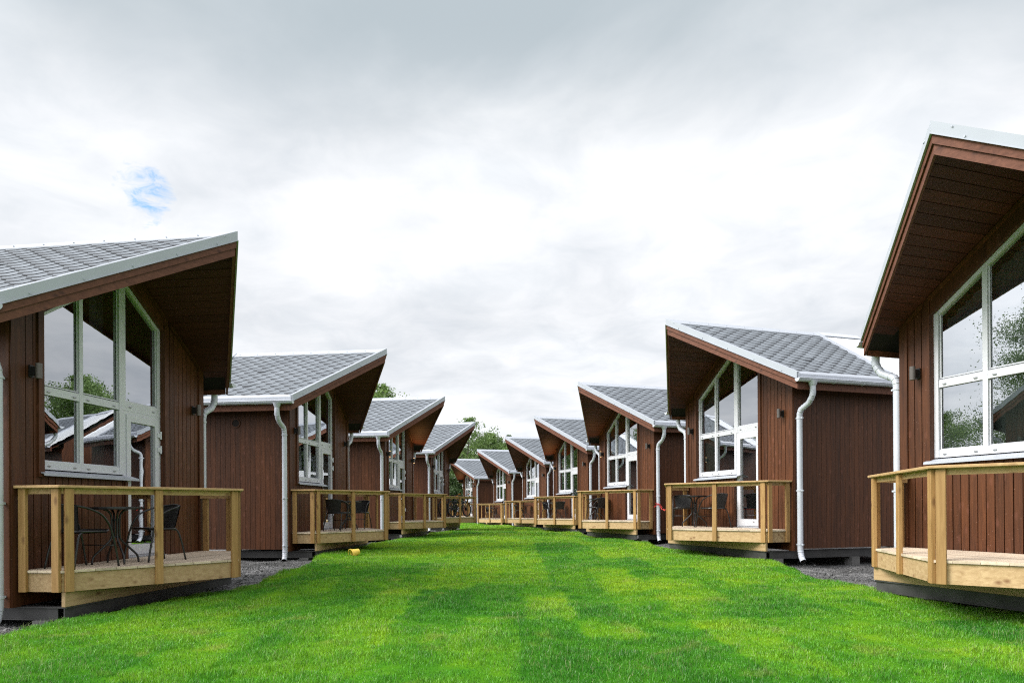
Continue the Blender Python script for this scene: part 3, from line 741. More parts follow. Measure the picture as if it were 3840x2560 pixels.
# ------------------------------------------------------------------ bicycles (length along +X, wheels on z = 0)
def bicycle():
    root = empty('bicycle'); RWH = .355
    for x, nm in ((-.56, 'wheel'), (.56, 'wheel')):
        mb = MB(); ring = [(x + (RWH - .026) * math.cos(t), 0, RWH + (RWH - .026) * math.sin(t)) for t in np.linspace(0, 2 * math.pi, 40, endpoint=False)]
        mb.tube(ring, .027, 8, closed=True); w = mb.build('wheel', M['rubber'], root, smooth=True)
        mb = MB(); ring = [(x + .298 * math.cos(t), 0, RWH + .298 * math.sin(t)) for t in np.linspace(0, 2 * math.pi, 40, endpoint=False)]
        mb.tube(ring, .012, 6, closed=True); mb.lathe([(.025, -.05), (.025, .05)], 12, (x, 0, RWH), 'y')
        mb.lathe([(.085, .03), (.085, .034)], 20, (x, 0, RWH), 'y')
        for k in range(16):
            t = 2 * math.pi * k / 16; s = .03 if k % 2 else -.03
            mb.tube([(x + .02 * math.cos(t), s, RWH + .02 * math.sin(t)), (x + .295 * math.cos(t + .25), 0, RWH + .295 * math.sin(t + .25))], .0018, 4, caps=False)
        mb.build('rim', M['bike_frame'], w)
    hd0, hd1, bb, st, ax = (.36, 0, .70), (.33, 0, .83), (-.12, 0, .33), (-.26, 0, .72), (-.56, 0, RWH)
    mb = MB(); mb.tube([hd0, hd1], .026, 10); mb.tube([hd1, st], .018, 8); mb.tube([hd0, bb], .025, 8); mb.tube([bb, st, (-.29, 0, .86)], .017, 8)
    for s in (-.05, .05): mb.tube([(bb[0], s * .5, bb[2]), (ax[0], s, ax[2])], .012, 6); mb.tube([(st[0], s * .4, st[2]), (ax[0], s, ax[2])], .010, 6)
    mb.build('frame', M['bike_frame'], root, smooth=True)
    mb = MB(); mb.tube([(-.28, 0, .80), (-.31, 0, .93)], .014, 8); mb.build('seat_post', M['alloy'], root)
    mb = MB()
    for s in (-.055, .055): mb.tube([(.375, s, .67), (.47, s, .52), (.56, s, RWH)], .018, 8)
    mb.tube([(.37, -.06, .67), (.37, .06, .67)], .018, 8); mb.build('fork', M['alloy'], root, smooth=True)
    mb = MB(); mb.tube([(.325, 0, .84), (.40, 0, .90)], .016, 8); mb.tube(smooth_pts([(.33, -.36, .955), (.38, -.15, .925), (.40, 0, .905), (.38, .15, .925), (.33, .36, .955)], 4), .0125, 8)
    for s in (-1, 1): mb.tube([(.345, s * .24, .945), (.42, s * .30, .92)], .006, 6)
    hb = mb.build('handlebar', M['bike_frame'], root, smooth=True)
    for s in (-1, 1): mb = MB(); mb.tube([(.343, s * .25, .945), (.328, s * .37, .957)], .018, 10); mb.build('grip', M['orange'], hb, smooth=True)
    mb = MB(); mb.ext([(-.46, -.07), (-.44, -.08), (-.30, -.03), (-.17, -.018), (-.17, .018), (-.30, .03), (-.44, .08), (-.46, .07)], 'z', .925, .965); mb.build('saddle', M['rubber'], root, bevel=.01)
    mb = MB(); mb.lathe([(.085, .04), (.085, .045)], 20, (bb[0], 0, bb[2]), 'y'); mb.bar((bb[0], .055, bb[2]), (bb[0] + .15, .055, bb[2] - .07), .02, .02); mb.bar((bb[0], -.055, bb[2]), (bb[0] - .15, -.055, bb[2] + .07), .02, .02)
    mb.box(bb[0] + .11, bb[0] + .20, .07, .16, bb[2] - .08, bb[2] - .06); mb.box(bb[0] - .20, bb[0] - .11, -.16, -.07, bb[2] + .06, bb[2] + .08); mb.build('crankset', M['alloy'], root)
    return root
bk = bicycle()
for i, (f, r, lab) in enumerate((((.80, -1.10), (-.20, -.70), 'front mountain bicycle with orange grips, its big front wheel nearest the deck tip'),
                                 ((.42, -.72), (-.60, -.34), 'rear mountain bicycle with orange grips, nearer the cabin wall'))):
    b = bk if i == 0 else copy_tree(bk); p0, p1 = at('L4', *r, .411), at('L4', *f, .411); b.location = (p0 + p1) / 2; b.scale = (1.12,) * 3
    b.rotation_euler = (R(-6), 0, math.atan2(p1.y - p0.y, p1.x - p0.x)); tag(b, lab, 'bicycle', 'bicycles on the last left deck')
# kick scooter by the wall
def scooter():
    root = empty('kick_scooter')
    for x in (-.28, .34): mb = MB(); mb.lathe([(.06, -.016), (.085, -.012), (.085, .012), (.06, .016)], 20, (x, 0, .085), 'y'); mb.build('wheel', M['rubber'], root)
    mb = MB(); mb.box(-.27, .2, -.055, .055, .07, .09); mb.bar((.2, 0, .08), (.31, 0, .2), .04, .03, (0, 1, 0)); mb.build('footboard', M['alloy'], root)
    mb = MB(); mb.tube([(.34, 0, .085), (.31, 0, .2), (.24, 0, .88)], .018, 8); mb.build('stem', M['black_tube'], root)
    mb = MB(); mb.tube([(.24, -.2, .88), (.24, .2, .88)], .015, 8); mb.build('handlebar', M['black_tube'], root)
    return root
s = scooter(); s.location = at('L4', -1.25, -.42, .411); s.rotation_euler = (0, 0, pose('L4')[1] + R(25)); tag(s, 'small kick scooter by the wall, left of the bicycles', 'scooter')

# ------------------------------------------------------------------ ground, lawn, grass
def gz(x, y):
    ys = [-30, 4, 8, 12, 16, 22, 30, 40, 50, 70, 120, 400]; zs = [-1.30, -1.27, -1.19, -1.07, -1.015, -.965, -.99, -1.035, -1.06, -1.08, -1.1, -1.1]
    z = np.interp(y, ys, zs) + EYE
    return z + .02 * np.sin(x * .9 + y * .35) + .014 * np.sin(x * 2.3 - y * 1.7)
LEFT = [(-12, -6.4), (3, -6.1), (7, -5.2), (8, -5.08), (9.2, -4.75), (9.9, -4.22), (11.5, -4.05), (13.7, -4.05), (15, -4.4), (16, -4.5), (19.0, -4.15), (20.5, -4.2), (23, -3.95), (28, -3.35), (32, -3.1), (36, -2.6), (42, -3.2), (48, -5.5), (56, -9), (70, -16)]
RIGHT = [(-12, 7.2), (3, 6.6), (7, 6.15), (7.7, 5.7), (9.2, 5.05), (10.3, 4.98), (11.3, 4.86), (13.2, 5.25), (14, 4.95), (17.5, 3.95), (18.5, 3.95), (21, 4.05), (25, 2.75), (26, 2.8), (29, 2.9), (33, 1.5), (36, 1.4), (40, .2), (43, .0), (47, -1.7), (51, -2.6), (56, -4.3), (62, -7), (70, -11)]
def edges(y):
    l = np.interp(y, [p[0] for p in LEFT], [p[1] for p in LEFT]); r = np.interp(y, [p[0] for p in RIGHT], [p[1] for p in RIGHT])
    w = .06 * np.sin(y * 3.1) + .04 * np.sin(y * 7.7 + 1); return l + w, r - w
def grid_mesh(name, xs, ys, zf, mat):
    X, Y = np.meshgrid(xs, ys); Z = zf(X, Y); n, m = X.shape
    me = bpy.data.meshes.new(name); v = np.stack([X, Y, Z], -1).reshape(-1, 3)
    idx = np.arange(n * m).reshape(n, m); f = np.stack([idx[:-1, :-1], idx[:-1, 1:], idx[1:, 1:], idx[1:, :-1]], -1).reshape(-1, 4)
    me.from_pydata(v.tolist(), [], f.tolist()); me.materials.append(mat); me.polygons.foreach_set('use_smooth', np.ones(len(f), dtype=bool))
    o = bpy.data.objects.new(name, me); COL.objects.link(o); return o

def ground_mat():
    m, nt = new_mat('dark_gravel')
    out = nd(nt, 'ShaderNodeOutputMaterial'); p = nd(nt, 'ShaderNodeBsdfPrincipled'); lk(nt, p, 0, out, 0)
    tc = nd(nt, 'ShaderNodeTexCoord')
    v = nd(nt, 'ShaderNodeTexVoronoi'); v.inputs['Scale'].default_value = 38; lk(nt, tc, 'Object', v, 'Vector')
    n = nd(nt, 'ShaderNodeTexNoise'); n.inputs['Scale'].default_value = 1.3; n.inputs['Detail'].default_value = 6; lk(nt, tc, 'Object', n, 'Vector')
    r = ramp(nt, [(.0, (.035, .034, .036)), (.55, (.11, .108, .11)), (1., (.30, .295, .29))])
    sep = nd(nt, 'ShaderNodeSeparateColor'); lk(nt, v, 'Color', sep, 0); lk(nt, sep, 0, r, 0)
    r2 = ramp(nt, [(.35, .45), (.62, 1.15)]); lk(nt, n, 0, r2, 0)
    mx = nd(nt, 'ShaderNodeMix', data_type='RGBA', blend_type='MULTIPLY'); mx.inputs['Factor'].default_value = 1; lk(nt, r, 0, mx, 'A'); lk(nt, r2, 0, mx, 'B')
    # far off the cabins it is rough grass
    ge = nd(nt, 'ShaderNodeNewGeometry'); ln = nd(nt, 'ShaderNodeVectorMath', operation='LENGTH'); sb = nd(nt, 'ShaderNodeVectorMath', operation='SUBTRACT')
    sb.inputs[1].default_value = (0, 25, 0); lk(nt, ge, 'Position', sb, 0); lk(nt, sb, 0, ln, 0)
    mr = nd(nt, 'ShaderNodeMapRange'); mr.inputs['From Min'].default_value = 36; mr.inputs['From Max'].default_value = 44; nt.links.new(ln.outputs['Value'], mr.inputs[0])
    m3 = nd(nt, 'ShaderNodeMix', data_type='RGBA'); lk(nt, mr, 0, m3, 'Factor'); lk(nt, mx, 'Result', m3, 'A'); m3.inputs['B'].default_value = (.045, .085, .02, 1)
    lk(nt, m3, 'Result', p, 'Base Color'); p.inputs['Roughness'].default_value = .9
    b = nd(nt, 'ShaderNodeBump'); b.inputs['Strength'].default_value = .9; b.inputs['Distance'].default_value = .02; lk(nt, v, 'Distance', b, 'Height'); b.invert = True; lk(nt, b, 0, p, 'Normal')
    return m
xs = np.concatenate([[-400, -150, -60, -30], np.arange(-16, 16.1, .5), [30, 60, 150, 400]]); ys = np.concatenate([[-300, -100, -30, -10], np.arange(-4, 70, .5), [80, 100, 150, 250, 450]])
def gravel_z(X, Y): return gz(X, Y) - .13 + .02 * np.sin(X * 5 + Y * 3) * np.sin(Y * 4.2)
tag(grid_mesh('ground', xs, ys, gravel_z, ground_mat()), kind='structure')

# turf: sod laid in strips; tone in 0..1 (0 pale yellow green, 1 deep green)
SOD = [(-1.25, -.52, 6.5, 9.7, .9), (-.52, .2, 7.4, 9.1, .62), (.70, 1.28, 7.2, 9.7, .9), (1.28, 1.9, 8.2, 9.4, .75), (.16, .70, 7.4, 9.4, .12), (.6, 1.9, 12.6, 19.5, .8), (1.9, 2.6, 10.5, 14, .75),
       (-.6, .6, 10, 18, .22), (-1.3, -.6, 9.9, 13, .3), (1.3, 2.0, 9.9, 12.2, .2), (2.0, 2.8, 8.6, 10.6, .3), (-2.6, -1.9, 8.0, 12, .62), (-3.3, -2.6, 7, 11, .45), (-1.9, -1.25, 9.5, 14, .55), (-2.5, -1.2, 26, 30, .95), (-1.2, .2, 27.5, 31, .8), (2.2, 3.4, 20, 23.5, .75)]
_h = rng.random((80, 60))
_g = [rng.random((97, 101)) for _ in range(5)]
def vnoise(x, y, sc_, k):
    u, v = x / sc_ + 31.7 * k, y / sc_ + 17.3 * k; i, j = np.floor(u).astype(int), np.floor(v).astype(int); a, b = u - i, v - j; a = a * a * (3 - 2 * a); b = b * b * (3 - 2 * b); G = _g[k]
    q = lambda p, r: G[p % 97, r % 101]
    return (q(i, j) * (1 - a) + q(i + 1, j) * a) * (1 - b) + (q(i, j + 1) * (1 - a) + q(i + 1, j + 1) * a) * b - .5
def tone(x, y):
    i = np.clip(np.floor((x + 8) / .62).astype(int), 0, 59); ph = _h[(i * 7) % 80, i % 60] * 2.4
    j = np.clip(np.floor((y + 12 + ph) / 2.4).astype(int), 0, 79); t = .25 + .5 * _h[j % 80, (i * 3 + j) % 60]
    t = t - .10 + .20 * np.clip((8.2 - y) / 2.2, 0, 1) + .12 * np.clip((np.abs(x) - 2.2) / 1.5, 0, 1)
    t = np.where((y > 14), .32 + .45 * (t - .5), t)
    sm = lambda q: np.clip(q, 0, 1) ** 2 * (3 - 2 * np.clip(q, 0, 1))
    jx = x + .025 * np.sin(y * 5.1 + x * 3) + .02 * np.sin(y * 13.7); jy = y + .16 * np.sin(x * 4.7) + .10 * np.sin(x * 11.3 + y)
    for (a, b, c, d, v) in SOD:
        k = sm((jx - a) / .06 + .5) * sm((b - jx) / .06 + .5) * sm((jy - c) / .35 + .5) * sm((d - jy) / .35 + .5) * .74
        t = t + (v - t) * k
    t = t + .07 * np.sin(x * 1.7 + 1.3 * np.sin(y * .9)) + .07 * np.sin(y * 1.1 + 2 * np.sin(x * 1.3)) + .06 * np.sin(x * 6.1 + y * 4.3) * np.sin(y * 5.3 - x * 2.1)
    t = t + .30 * vnoise(x, y, .55, 0) + .30 * vnoise(x, y, .21, 1) + .22 * vnoise(x, y, .09, 2) + .3 * vnoise(x, y, 1.6, 3)
    return np.clip(t, 0, 1)
def lawn_mat(name, blade):
    m, nt = new_mat(name)
    out = nd(nt, 'ShaderNodeOutputMaterial'); at = nd(nt, 'ShaderNodeAttribute', attribute_name='tone')
    r = ramp(nt, [(0., (.285, .50, .022)), (.35, (.175, .42, .019)), (.7, (.088, .315, .018)), (1., (.048, .220, .016))]); lk(nt, at, 'Fac', r, 0)
    ge = nd(nt, 'ShaderNodeNewGeometry')
    n = nd(nt, 'ShaderNodeTexNoise'); n.inputs['Scale'].default_value = 2.1; n.inputs['Detail'].default_value = 6; lk(nt, ge, 'Position', n, 'Vector')
    dry = ramp(nt, [(.60, 0.), (.76, .7)]); lk(nt, n, 0, dry, 0)
    mx = nd(nt, 'ShaderNodeMix', data_type='RGBA'); lk(nt, dry, 0, mx, 'Factor'); lk(nt, r, 0, mx, 'A'); mx.inputs['B'].default_value = (.34, .40, .08, 1)
    d = nd(nt, 'ShaderNodeBsdfDiffuse')
    if blade:
        vr = nd(nt, 'ShaderNodeAttribute', attribute_name='vary'); hs = nd(nt, 'ShaderNodeHueSaturation'); lk(nt, mx, 'Result', hs, 'Color')
        mr = nd(nt, 'ShaderNodeMapRange'); mr.inputs['To Min'].default_value = .55; mr.inputs['To Max'].default_value = 1.5; nt.links.new(vr.outputs['Fac'], mr.inputs[0]); lk(nt, mr, 0, hs, 'Value')
        st = nd(nt, 'ShaderNodeAttribute', attribute_name='straw'); m4 = nd(nt, 'ShaderNodeMix', data_type='RGBA'); nt.links.new(st.outputs['Fac'], m4.inputs['Factor']); lk(nt, hs, 0, m4, 'A'); m4.inputs['B'].default_value = (.42, .42, .20, 1)
        t = nd(nt, 'ShaderNodeBsdfTranslucent'); lk(nt, m4, 'Result', d, 0); lk(nt, m4, 'Result', t, 0); s = nd(nt, 'ShaderNodeMixShader'); s.inputs[0].default_value = .4
        lk(nt, d, 0, s, 1); lk(nt, t, 0, s, 2); g = nd(nt, 'ShaderNodeBsdfGlossy'); g.inputs['Roughness'].default_value = .4; s2 = nd(nt, 'ShaderNodeMixShader'); s2.inputs[0].default_value = .035
        nsc = nd(nt, 'ShaderNodeVectorMath', operation='SCALE'); nsc.inputs['Scale'].default_value = .55; lk(nt, ge, 'Normal', nsc, 0)
        nad = nd(nt, 'ShaderNodeVectorMath', operation='ADD'); lk(nt, nsc, 0, nad, 0); nad.inputs[1].default_value = (0, 0, .8)
        nno = nd(nt, 'ShaderNodeVectorMath', operation='NORMALIZE'); lk(nt, nad, 0, nno, 0); lk(nt, nno, 0, d, 'Normal')
        lk(nt, s, 0, s2, 1); lk(nt, g, 0, s2, 2); lk(nt, s2, 0, out, 0)
    else:
        dk = nd(nt, 'ShaderNodeMix', data_type='RGBA', blend_type='MULTIPLY'); dk.inputs['Factor'].default_value = 1; lk(nt, mx, 'Result', dk, 'A'); dk.inputs['B'].default_value = (.62, .58, .6, 1)
        lk(nt, dk, 'Result', d, 0); lk(nt, d, 0, out, 0)
    return m
ly = np.concatenate([np.arange(-6, 24, .1), np.arange(24, 69, .25)]); lt = np.linspace(0, 1, 121)
L_, R_ = edges(ly); X = L_[:, None] + (R_ - L_)[:, None] * lt[None, :]; Y = np.repeat(ly[:, None], 121, 1); Z = gz(X, Y)
drop = np.minimum(np.abs(X - L_[:, None]), np.abs(X - R_[:, None])); Z = Z - .14 * np.clip(1 - drop / .22, 0, 1) ** 2
n, m_ = X.shape; idx = np.arange(n * m_).reshape(n, m_)
f = np.stack([idx[:-1, :-1], idx[:-1, 1:], idx[1:, 1:], idx[1:, :-1]], -1).reshape(-1, 4)
me = bpy.data.meshes.new('lawn'); me.from_pydata(np.stack([X, Y, Z], -1).reshape(-1, 3).tolist(), [], f.tolist()); me.materials.append(lawn_mat('turf_base', False))
a = me.attributes.new('tone', 'FLOAT', 'POINT'); a.data.foreach_set('value', tone(X, Y).astype(np.float32).ravel()); me.polygons.foreach_set('use_smooth', np.ones(len(f), dtype=bool))
lawn = bpy.data.objects.new('lawn', me); COL.objects.link(lawn); tag(lawn, kind='structure')

def blades():
    P = []
    for (y0, y1, dens, w, h) in ((3.6, 6.5, 6400, .0038, .042), (6.5, 10, 5200, .0045, .039), (10, 15, 3000, .0065, .038), (15, 24, 1500, .010, .038), (24, 40, 500, .019, .042), (40, 66, 230, .03, .045)):
        xl, xr = -min(9, y1 * .80 + .6), min(9, y1 * .80 + .6); cnt = int((xr - xl) * (y1 - y0) * dens)
        x = rng.uniform(xl, xr, cnt); y = rng.uniform(y0, y1, cnt); l, r = edges(y)
        k = (x > l + .01) & (x < r - .01) & (np.abs(x) < y * .80 + .6); x, y, l, r = x[k], y[k], l[k], r[k]
        # thin out to the edge, clumpy height
        cl = .85 + .9 * vnoise(x, y, .16, 4) + .6 * vnoise(x, y, .5, 2) + .25 * vnoise(x, y, .06, 1)
        hh = h * (1 + .9 * np.clip(1 - np.minimum(x - l, r - x) / .22, 0, 1)) * np.clip(cl, .3, 1.6) * rng.uniform(.5, 1.25, len(x)); P.append((x, y, hh, np.full(len(x), w) * rng.uniform(.7, 1.3, len(x)), np.minimum(x - l, r - x)))
    x, y, hh, ww, de = [np.concatenate(q) for q in zip(*P)]; N = len(x)
    z = gz(x, y) - .14 * np.clip(1 - de / .22, 0, 1) ** 2 - .004
    st = rng.random(N) < .045 * np.clip(1 + 2.4 * vnoise(x, y, .8, 1), .1, 3); hh = np.where(st, hh * 1.7, hh); ww = np.where(st, ww * .55, ww)
    az = rng.uniform(0, 2 * np.pi, N); lean = rng.uniform(.15, .95, N); la = rng.uniform(0, 2 * np.pi, N)
    dx, dy = np.cos(az) * ww / 2, np.sin(az) * ww / 2; tx, ty = np.cos(la) * hh * lean, np.sin(la) * hh * lean
    V = np.empty((N, 5, 3))
    V[:, 0] = np.stack([x - dx, y - dy, z], -1); V[:, 1] = np.stack([x + dx, y + dy, z], -1)
    V[:, 2] = np.stack([x + dx * .8 + tx * .35, y + dy * .8 + ty * .35, z + hh * .62], -1); V[:, 3] = np.stack([x - dx * .8 + tx * .35, y - dy * .8 + ty * .35, z + hh * .62], -1)
    V[:, 4] = np.stack([x + tx, y + ty, z + hh * (1.05 - .35 * lean)], -1)
    me = bpy.data.meshes.new('grass'); me.vertices.add(N * 5); me.vertices.foreach_set('co', V.astype(np.float32).ravel())
    b = np.arange(N)[:, None] * 5; loops = np.concatenate([b + np.array([[0, 1, 2, 3]]), b + np.array([[3, 2, 4]])], 1).astype(np.int32).ravel()
    me.loops.add(N * 7); me.loops.foreach_set('vertex_index', loops)
    me.polygons.add(N * 2); starts = np.stack([np.arange(N) * 7, np.arange(N) * 7 + 4], 1).astype(np.int32).ravel(); me.polygons.foreach_set('loop_start', starts)
    me.update(calc_edges=True); me.materials.append(lawn_mat('grass_blades', True))
    for nm, val in (('tone', tone(x, y) + rng.normal(0, .06, N)), ('vary', rng.random(N)), ('straw', np.where(st, rng.uniform(.3, .9, N), 0))):
        a = me.attributes.new(nm, 'FLOAT', 'FACE'); a.data.foreach_set('value', np.repeat(val, 2).astype(np.float32))
    o = bpy.data.objects.new('grass', me); COL.objects.link(o); return o, N
g, nbl = blades(); tag(g, 'short mown grass blades covering the lawn between the cabins', 'grass', kind='stuff'); print('blades', nbl)

def stones():
    P = []
    for (x0, x1, y0, y1, nn) in ((-7.5, -3.9, 9.6, 15.5, 5200), (4.6, 8.5, 8.5, 15, 5200), (-5.4, -3.9, 19, 24, 1500), (-7.5, -4.9, 6, 9.5, 1200), (2.6, 5, 19, 23, 1000)):
        x = rng.uniform(x0, x1, nn); y = rng.uniform(y0, y1, nn); l, r = edges(y); k = (x < l + .03) | (x > r - .03); P.append((x[k], y[k]))
    x, y = [np.concatenate(q) for q in zip(*P)]; N = len(x); sz = rng.uniform(.006, .016, N) * (1 + 1.2 * (rng.random(N) < .06))
    z = gravel_z(x, y) + sz * .25
    base = np.array([(1, 0, 0), (0, 1, 0), (-1, 0, 0), (0, -1, 0), (0, 0, .8), (0, 0, -.8)]); V = base[None] * rng.uniform(.6, 1.3, (N, 6, 1)) * sz[:, None, None]
    t = rng.uniform(0, 6.28, N); c, s_ = np.cos(t), np.sin(t); X = V[..., 0] * c[:, None] - V[..., 1] * s_[:, None]; Y = V[..., 0] * s_[:, None] + V[..., 1] * c[:, None]
    V = np.stack([X + x[:, None], Y + y[:, None], V[..., 2] + z[:, None]], -1)
    F = np.array([(0, 1, 4), (1, 2, 4), (2, 3, 4), (3, 0, 4), (1, 0, 5), (2, 1, 5), (3, 2, 5), (0, 3, 5)]); L = (np.arange(N)[:, None, None] * 6 + F[None]).astype(np.int32).ravel()
    me = bpy.data.meshes.new('gravel_stones'); me.vertices.add(N * 6); me.vertices.foreach_set('co', V.astype(np.float32).ravel()); me.loops.add(N * 24); me.loops.foreach_set('vertex_index', L)
    me.polygons.add(N * 8); me.polygons.foreach_set('loop_start', (np.arange(N * 8) * 3).astype(np.int32)); me.update(calc_edges=True)
    me.materials.append(leaf_mat('stone_greys', (.05, .05, .052), (.34, .335, .33))); a = me.attributes.new('tint', 'FLOAT', 'FACE'); a.data.foreach_set('value', np.repeat(rng.random(N) ** 1.6, 8).astype(np.float32))
    o = bpy.data.objects.new('gravel_stones', me); COL.objects.link(o); tag(o, 'loose grey stones scattered over the dark gravel between the cabins', 'gravel', kind='stuff')
stones()

# ------------------------------------------------------------------ bucket and tape
root = empty('toy_bucket'); mb = MB()
prof = [(.048, 0), (.052, .004), (.092, .15), (.106, .152), (.106, .162), (.094, .162), (.088, .155), (.049, .006), (.0, .006)]
mb.lathe(prof, 28, cap0=True, cap1=False); mb.build('body', M['yellow'], root, smooth=False)
mb = MB(); mb.tube([(.094 * math.cos(t), .094 * math.sin(t) * .35 + .06, .155 + .05 * math.sin(t)) for t in np.linspace(0, math.pi, 14)], .006, 6); mb.build('handle', M['yellow'], root)
bx, by = -3.50, 15.3; root.location = (bx + .08, by, float(gz(bx, by)) + .095); root.rotation_euler = (0, R(-108), R(28)); root.scale = (1.12,) * 3
tag(root, 'small yellow toy bucket lying on its side on the grass', 'bucket')
mb = MB(); a0 = at('R3', 2.02, .055, .93); b0 = at('R2', -.06, -1.62, .86)
c, rr = a0, .064
mb.tube([(c.x + rr * math.cos(t), c.y + rr * math.sin(t), c.z + .012 * math.sin(2 * t)) for t in np.linspace(0, 2 * math.pi, 14, endpoint=False)], 0.009, 5, closed=True)
for dz, sg in ((0, .16), (.012, .19)):
    pts = [a0.lerp(b0, t) + Vector((0, 0, -sg * 4 * t * (1 - t) * .6 + dz * (1 - t) + .01 * math.sin(t * 25 + dz * 99))) for t in np.linspace(.012, .985, 26)]
    for p, q in zip(pts[:-1], pts[1:]): mb.bar(p, q, .004, .018)
for d in ((-.15, -.04, -.09), (-.10, -.05, .03), (.10, -.06, -.10)): mb.bar(a0 + Vector((0, -.065, 0)), a0 + Vector((d[0], d[1] - .04, d[2])), .004, .022)
c = b0; 
o = mb.build('barrier_tape', M['red_tape']); tag(o, 'red plastic tape tied from a white downpipe to the corner post of the next deck', 'tape')

# ------------------------------------------------------------------ trees
def tree(x, y, h, cw, label, kind='birch', dens=1.0, low=.12, tall=False, leaf=.16, group='trees beyond the end of the lawn', nb=None):
    root = empty('tree', (x, y, float(gz(np.array(x), np.array(y))) - .15)); rs = np.random.default_rng(int(abs(x * 131 + y * 17)) + 5)
    mb = MB(); top = h * .97; lx, ly_ = rs.normal(0, .02, 2) * h
    tp = [(lx * t ** 2 + .06 * math.sin(t * 9) * cw * .2, ly_ * t ** 2, top * t) for t in np.linspace(0, 1, 9)]
    r0 = .016 * h; mb.tube(tp, [r0 * (1 - .93 * t) for t in np.linspace(0, 1, 9)], 8)
    tips = []; NB = nb or int(26 + 3 * h)
    for k in range(NB):
        t = low + (1 - low) * (k + rs.random()) / NB; base = Vector((lx * t ** 2, ly_ * t ** 2, top * t))
        prof = math.sin(math.pi * min(1, (t - low) / (1 - low) * .82 + .16)) ** .8
        L = cw * .5 * prof * rs.uniform(.6, 1.15); a = k * 2.4 + rs.normal(0, .4); rise = rs.uniform(.1, .65)
        tip = base + Vector((math.cos(a) * L, math.sin(a) * L, L * rise)); mid = base.lerp(tip, .5) + Vector((0, 0, L * .08))
        mb.tube([base, mid, tip], [r0 * .30 * (1.05 - t), r0 * .18 * (1.05 - t), r0 * .05], 5, caps=False); tips.append((base, mid, tip, L))
    mb.build('trunk', M['bark'], root, smooth=True)
    # leaves in clumps along the limbs
    pos, tn = [], []
    for (b, m_, t_, L) in tips:
        for q in range(max(2, int(6 * dens))):
            s = rs.uniform(.28, 1.08); c = np.array(b.lerp(m_, s * 2) if s < .5 else m_.lerp(t_, s * 2 - 1)); sp = (.12 + .17 * L) * rs.uniform(.6, 1.2)
            nl = int(46 * dens * (.5 + L / cw * 1.6)); p = c + np.clip(rs.normal(0, 1, (nl, 3)), -1.55, 1.55) * np.array([sp, sp, sp * .75]); pos.append(p)
            tn.append(np.clip(rs.normal(.45, .17) + rs.normal(0, .17, nl), 0, 1))
    P = np.concatenate(pos); T = np.concatenate(tn); N = len(P)
    d1 = rs.normal(0, 1, (N, 3)); d1 /= np.linalg.norm(d1, axis=1)[:, None]; d2 = np.cross(d1, rs.normal(0, 1, (N, 3))); d2 /= np.linalg.norm(d2, axis=1)[:, None]
    s = leaf * rs.uniform(.6, 1.3, N)[:, None]
    V = np.stack([P - d1 * s * .5, P + d2 * s * .28, P + d1 * s * .5, P - d2 * s * .28], 1)
    me = bpy.data.meshes.new('crown'); me.vertices.add(N * 4); me.vertices.foreach_set('co', V.astype(np.float32).ravel()); me.loops.add(N * 4); me.loops.foreach_set('vertex_index', np.arange(N * 4, dtype=np.int32))
    me.polygons.add(N); me.polygons.foreach_set('loop_start', (np.arange(N) * 4).astype(np.int32)); me.update(calc_edges=True)
    me.materials.append(M['leaf_birch' if kind == 'birch' else 'leaf_dark']); a = me.attributes.new('tint', 'FLOAT', 'FACE'); a.data.foreach_set('value', T.astype(np.float32))
    o = bpy.data.objects.new('crown', me); COL.objects.link(o); o.parent = root
    tag(root, label, 'tree', group); return root
def tx(px, y): return (px - 1920) / 2563.4 * y
def th(py, y): return (1903 - py) / 2563.4 * y + 1.1
T = [
 (1752, 66, 1550, 6.4, 'tall sparse birch whose thin top rises above the last left cabin', 'birch', .72),
 (1800, 76, 1628, 6.0, 'pale birch just right of the last left roof tip', 'birch', .95),
 (1846, 70, 1612, 5.2, 'bright green birch in the gap between the two rows, tallest of the middle ones', 'birch', 1.0),
 (1880, 84, 1648, 5.4, 'light birch at the right of the tree group, above the farthest right roofs', 'birch', .9),
 (1903, 80, 1668, 3.0, 'slim low birch next to the sixth right cabin roof', 'birch', .8),
 (1924, 92, 1616, 3.4, 'lone small treetop peeping over the fifth right cabin roof', 'dark', .8),
 (1718, 72, 1668, 5.5, 'bushy dark green tree low between the last cabins of both rows', 'dark', 1.1),
 (1690, 63, 1770, 5.0, 'dark leafy shrub like tree beside the farthest right cabin wall', 'dark', 1.2),
 (1668, 68, 1740, 5.0, 'dark tree half hidden behind the last left cabin', 'dark', 1.1),
 (1815, 90, 1690, 6.5, 'wide green tree behind the bright birches', 'dark', 1.1),
 (1760, 84, 1690, 6.0, 'wide deep green tree under the tall sparse birch', 'dark', 1.1),
 (1432, 58, 1415, 5.2, 'round topped tree rising behind the third left cabin roof', 'birch', .95),
 (1500, 66, 1482, 3.6, 'small treetop just showing above the third left roof ridge', 'birch', .6)]
for (px, y, py, cw, lab, kind, dn) in T: tree(tx(px, y), y, th(py, y), cw, lab, kind, dn, low=.06 if kind == 'dark' else .14, leaf=.20)
